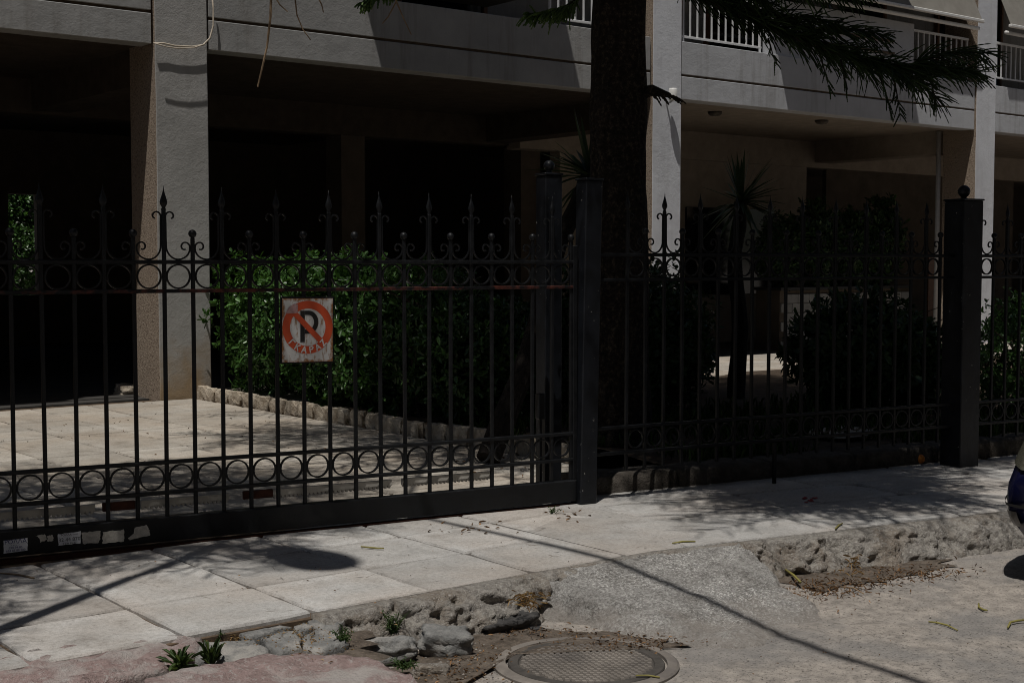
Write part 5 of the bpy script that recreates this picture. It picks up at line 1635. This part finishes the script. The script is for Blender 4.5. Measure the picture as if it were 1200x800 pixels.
# parked at the kerb: kerb-side front corner shows at the right edge
cp = G(1188, 700, SZ)
CAR_LOC = Vector((6.38, 3.44, SZ))
car('parked_car', 'dark blue hatchback parked at the kerb, its nose and headlight showing', 'carblue', CAR_LOC, KANG)
car('garage_car', 'grey car standing in the dark garage beside the column', 'cargrey', (4.2, 17.2, 0.005), math.radians(75))

# ------------------------------------------------------------------ street lamp and overhead cable beyond the frame
lp = empty('street_lamp', (0.94, 5.04, 0)); tag(lp, 'tall grey street lamp at the kerb with its head over the street', 'street lamp')
b = MB(); b.lathe([(0.07, 0.0), (0.07, 1.2), (0.05, 1.3), (0.034, 7.9), (0.025, 8.0)], sides=14); b.build('pole', M['galv'], lp, True)
b = MB(); b.tube([(0, 0, 7.9), (0.03, -0.15, 8.05), (0.07, -0.42, 8.08)], 0.022, 8); b.build('arm', M['galv'], lp, True)
b = MB()
v = []; f = []; m = 20
for l, (sc, dz) in enumerate(((0.3, 0.10), (0.75, 0.07), (1.0, 0.0), (0.9, -0.06), (0.4, -0.08))):
    for k in range(m):
        a = 2 * math.pi * k / m
        v.append((0.16 + 0.20 * sc * math.cos(a) * (1 - 0.25 * math.sin(a)), -0.62 + 0.36 * sc * math.sin(a), 8.08 + dz))
f = [(l * m + k, l * m + (k + 1) % m, (l + 1) * m + (k + 1) % m, (l + 1) * m + k) for l in range(4) for k in range(m)] + [tuple(range(m)), tuple(range(4 * m, 5 * m))[::-1]]
b.add(v, f); b.build('lamp_head', M['galv'], lp, True)
b = MB()
ca = Vector((4.607, 6.839, 0)); cc = Vector((4.70, 4.10, 0)); ce = Vector((4.64, 3.204, SZ))
off = -SUN / -SUN.z
pts = []
for t in (-9, -4, -2, 0):
    p = ca + (ca - cc) * (-t / 2.74); pts.append(p)
pts = [ca, ca.lerp(cc, 0.5) + Vector((0.03, 0, 0)), cc, ce, ce + Vector((-0.22, -2.2, 0)), ce + Vector((-1.2, -7.0, 0))]
def sag(i): return (6.4, 6.35, 6.35, 6.4, 6.5, 6.9)[i]
pts = [p - SUN * ((sag(i)) / -SUN.z) for i, p in enumerate(pts)]
pts = [Vector((9.5, 14.9, 9.4)), Vector((5.9, 9.7, 7.6))] + pts
b.tube(pts, 0.026, 8)
tag(b.build('overhead_cable', M['black'], smooth=True), 'black overhead cable bundle crossing above the street', 'cable')

# ------------------------------------------------------------------ unseen blocks across the street, added to cut the sky light
M['farwall'] = paint_wall('far_facade', (0.26, 0.25, 0.235), (0.34, 0.33, 0.31))
for k, (xa, xb, h) in enumerate(((-34, -8.3, 19.0), (-8, 13.7, 22.0), (14, 44, 19.5))):
    t = empty('unseen_apartment_block', ((xa + xb) / 2, -14.5, SZ))
    tag(t, ('lowest unseen grey apartment block across the street', 'tallest unseen grey apartment block across the street', 'widest unseen grey apartment block across the street')[k], 'building')
    w = (xb - xa) / 2
    b = MB(); b.box(-w, w, -5.5, 5.0, 0, h); b.build('wall', M['farwall'], t)
    b = MB(); b.box(-w - 0.1, w + 0.1, -5.6, 5.1, h + 0.003, h + 0.3); b.build('roof', M['farwall'], t)
    wm = MB(); wm.box(-0.8, 0.8, 0, 0.06, 0, 2.1); wme = wm.mesh('window', M['darkglass'])
    for fl in range(1, int(h / 3.1)):
        b = MB(); b.box(-w + 1, w - 1, 5.003, 6.1, fl * 3.1, fl * 3.1 + 0.15); b.box(-w + 1, w - 1, 6.0, 6.08, fl * 3.1 + 0.153, fl * 3.1 + 1.0); b.build('balcony', M['farwall'], t)
        for q in range(int(w * 2 / 3.4)):
            link('window', wme, t, (-w + 2.2 + q * 3.4, 5.003, fl * 3.1 + 0.2))

# ------------------------------------------------------------------ weeds, litter, twigs, orange
def weed(px, py, z, h, stems, label, leaf=(0.018, 0.006), strap=False, lean=0.6):
    """a small plant: leaning stems clothed in little leaves, or a rosette of arched strap leaves"""
    base = np.array(G(px, py, z - 0.008)); pos = []; d = []; nr = []; LL = []; WW = []
    b = MB()
    for _ in range(stems):
        a = rng.uniform(0, 2 * math.pi); t = rng.uniform(0.1, 1.0) * lean
        out = np.array([math.cos(a), math.sin(a), 0.0]); l = h * rng.uniform(0.45, 1.15)
        o = base + out * rng.uniform(0, 0.012)
        pts = []
        for k in range(6):
            u = k / 5
            pts.append(o + out * (t * l * u * (0.6 + 0.6 * u)) + np.array([0, 0, l * (u - 0.35 * t * u * u)]))
        b.tube([Vector(p) for p in pts], [0.0016, 0.0015, 0.0013, 0.0011, 0.0009, 0.0005], 4)
        if strap:
            for k in range(2):
                q = pts[k * 2]; dd = pts[-1] - pts[0] + rng.normal(size=3) * 0.25 * l
                pos.append(q); d.append(dd); nr.append(np.array([0, 0, 1.0]) + rng.normal(size=3) * 0.3); LL.append(l * rng.uniform(0.6, 1.1)); WW.append(leaf[1] * rng.uniform(0.7, 1.3))
        else:
            for k in range(9):
                u = rng.uniform(0.15, 1.0) * 4.99; i = int(u)
                q = pts[i] + (pts[i + 1] - pts[i]) * (u - i)
                dd = (pts[i + 1] - pts[i]) / np.linalg.norm(pts[i + 1] - pts[i]) * 0.6 + rng.normal(size=3) * 0.7
                pos.append(q); d.append(dd); nr.append(np.array([0, 0, 1.0]) + rng.normal(size=3) * 0.4); LL.append(leaf[0] * rng.uniform(0.5, 1.2)); WW.append(leaf[1] * rng.uniform(0.6, 1.2))
    root = empty('weed', Vector(base)); tag(root, label, 'weed')
    o = b.build('stems', M['weed'], root); o.location = -Vector(base)
    o = link('leaves', leaf_mesh('leaves', pos, d, nr, LL, WW, M['weed'], curl=0.3), root); o.location = -Vector(base)
    return root
weed(212, 783, -0.03, 0.075, 34, 'broad leaved green weed growing between the two pink kerb slabs', (0.05, 0.013), True, 1.0)
weed(248, 777, -0.035, 0.085, 20, 'taller upright weed beside the broad leaved one at the pink slabs', (0.045, 0.011), True, 0.6)
weed(402, 757, -0.05, 0.075, 30, 'bushy dark green weed at the corner of the grey crazy paving')
weed(461, 743, -0.10, 0.105, 36, 'feathery dark weed growing at the foot of the worn kerb', (0.017, 0.005))
weed(472, 783, -0.08, 0.05, 26, 'low creeping weed along the edge of the pink slab', (0.014, 0.007), False, 1.5)
weed(258, 747, -0.03, 0.035, 14, 'tiny weed tuft in the joint beneath the paving slab', (0.012, 0.006))
weed(648, 602, 0.0, 0.05, 12, 'small green weed on the pavement in front of the gate post', (0.016, 0.006), False, 1.0)
weed(404, 722, -0.02, 0.03, 8, 'tiny sprig at the end of the paving joint', (0.012, 0.006))

def litter(pix_z, n, mat, label, L=(0.012, 0.035), wr=0.35, flat=0.5, name='leaf_litter'):
    P = []
    for (px, py, z, sx, sy, wgt) in pix_z:
        k = int(n * wgt)
        c = G(px, py, z)
        for _ in range(k):
            a = rng.normal() * sx; q = rng.normal() * sy
            p = G(px + a, py + q, z)
            P.append((p.x, p.y, p.z + rng.uniform(0.0, 0.012)))
    P = np.array(P); m = len(P)
    d = unit(m); d[:, 2] *= 0.35
    nr = unit(m) * flat + np.array([0, 0, 1.0])
    LL = rng.uniform(*L, m)
    return tag(link(name, leaf_mesh(name, P, d, nr, LL, LL * wr, M[mat], fold=0.5, curl=0.3)), label, 'litter', kind='stuff')
litter([(300, 742, -0.035, 45, 6, 0.4), (360, 748, -0.035, 22, 12, 0.3), (270, 745, -0.04, 30, 4, 0.3)], 700, 'straw', 'orange brown plant debris in the gaps of the crazy paving', (0.006, 0.02))
litter([(620, 742, SZ + 0.012, 45, 5, 0.25), (550, 772, SZ + 0.012, 25, 14, 0.25), (740, 752, SZ + 0.016, 40, 5, 0.35), (520, 795, SZ + 0.012, 20, 8, 0.15)], 900, 'litter', 'brown dry leaf litter gathered round the manhole', (0.005, 0.024))
litter([(960, 690, SZ + 0.016, 26, 7, 0.4), (1010, 685, SZ + 0.016, 25, 5, 0.25), (1080, 672, SZ + 0.016, 35, 5, 0.35)], 800, 'litter', 'dry plant debris along the foot of the kerb beside the ramp', (0.006, 0.034), 0.25)
litter([(620, 702, -0.012, 10, 5, 0.5), (1000, 655, -0.1, 6, 14, 0.5)], 160, 'straw', 'tufts of straw on the kerb stones', (0.02, 0.05), 0.12)
litter([(560, 618, 0.003, 25, 4, 0.3), (660, 602, 0.003, 14, 4, 0.2), (590, 545, 0.003, 40, 6, 0.5)], 90, 'litter', 'scattered dead leaves around the gate foot', (0.015, 0.05), 0.3)
litter([(300, 660, 0.003, 200, 40, 0.4), (900, 740, SZ + 0.006, 180, 40, 0.6)], 160, 'litter', 'scattered tiny debris on slabs and street', (0.004, 0.014), 0.6)
litter([(250, 500, 0.003, 160, 20, 1.0)], 120, 'litter', 'few dead leaves lying about the driveway', (0.01, 0.035), 0.35)

# pebbles as one scatter
def pebbles(pix, n, label):
    b = MB()
    for _ in range(n):
        px, py, z, sx, sy = pix[int(rng.integers(len(pix)))]
        p = G(px + rng.normal() * sx, py + rng.normal() * sy, z)
        s = rng.uniform(0.002, 0.0085)
        v = [(p.x + x * s * rng.uniform(0.6, 1.2), p.y + y * s * rng.uniform(0.6, 1.2), p.z + 0.3 * s + zz * s * 0.7) for x, y, zz in ((1, 0, 0), (0, 1, 0), (-1, 0, 0), (0, -1, 0), (0, 0, 1), (0, 0, -1))]
        b.add(v, [(0, 1, 4), (1, 2, 4), (2, 3, 4), (3, 0, 4), (1, 0, 5), (2, 1, 5), (3, 2, 5), (0, 3, 5)])
    return tag(b.build('pebbles', M['pebble']), label, 'pebbles', kind='stuff')
pebbles([(520, 785, SZ + 0.014, 22, 7), (560, 770, SZ + 0.014, 25, 10)], 90, 'white broken pebbles beside the rubble stones')
pebbles([(900, 745, SZ + 0.004, 180, 30), (1050, 720, SZ + 0.004, 90, 30)], 110, 'tiny loose stones on the dusty street')

def fallen(pix, z, r, mat, label, cat='twig'):
    b = MB()
    r *= 0.72
    n_ = len(pix)
    b.tube([G(x, y, z) + Vector((0, 0, r)) for x, y in pix], [r * (0.7 + 0.45 * math.sin(math.pi * (k + 0.5) / n_)) for k in range(n_)], 6)
    o = tag(b.build('fallen_twig', M[mat], smooth=True), label, cat, 'fallen araucaria cords'); return o
fallen([(1088, 729), (1098, 730), (1110, 733), (1122, 739)], SZ + 0.005, 0.0055, 'yellowtwig', 'straight yellowish twig lying on the open street')
fallen([(1147, 708), (1147, 712), (1152, 715), (1157, 716)], SZ + 0.005, 0.007, 'yellowtwig', 'short hooked yellow twig lying on the open street')
fallen([(1181, 736), (1184, 730), (1192, 728), (1204, 727)], SZ + 0.005, 0.007, 'yellowtwig', 'bent yellow twig lying on the street before the blue car')
fallen([(423, 641), (433, 642), (443, 643), (450, 643)], 0.002, 0.006, 'yellowtwig', 'yellow brown twig lying on a paving slab before the gate')
fallen([(745, 792), (760, 792), (773, 794)], SZ + 0.02, 0.005, 'yellowtwig', 'yellow twig lying on the manhole cover')
fallen([(979, 620), (983, 616), (987, 614)], 0.002, 0.007, 'yellowtwig', 'short yellow twig at the pavement edge above the gutter debris')
fallen([(788, 637), (800, 635), (815, 635)], 0.002, 0.006, 'yellowtwig', 'thin yellow twig on the pavement above the ramp')
fallen([(920, 668), (930, 675), (938, 683)], SZ + 0.03, 0.009, 'yellowtwig', 'green yellow twig lying in the gutter corner by the ramp')
fallen([(985, 688), (1000, 689), (1012, 696)], SZ + 0.02, 0.005, 'deadtwig', 'thin brown twig curving out of the gutter debris')
fallen([(0, 672), (22, 674), (40, 678)], 0.002, 0.006, 'deadtwig', 'dark twig lying in the leaf shadow before the gate')
p = G(1078, 543, 0.0)
b = MB(); r = 0.036; b.lathe([(r * math.sin(a), r - r * math.cos(a)) for a in [math.pi * k / 12 for k in range(1, 12)]], sides=18)
o = b.build('orange_fruit', M['orange'], smooth=True); o.location = (p.x, p.y, 0.0); tag(o, 'fallen orange lying at the foot of the fence by the thick post', 'orange')
# red paint marks on the pavement
M['redpaint'] = plain('red_paint', (0.32, 0.03, 0.035), 0.8, var=0.3)
rm = MB()
for (px, py, w, h) in ((943, 583, 5, 1.5), (950, 586, 5, 2), (955, 583, 4, 1.2), (945, 588, 3, 1)):
    q = []
    for k in range(12):
        a = 2 * math.pi * k / 12; s = R.uniform(0.5, 1.1)
        q.append(G(px + math.cos(a) * w * s, py + math.sin(a) * h * s, 0.0035))
    rm.add(q, [tuple(range(12))[::-1]])
tag(rm.build('paint_mark', M['redpaint']), 'small red paint splash on the pavement before the fence', 'paint mark')
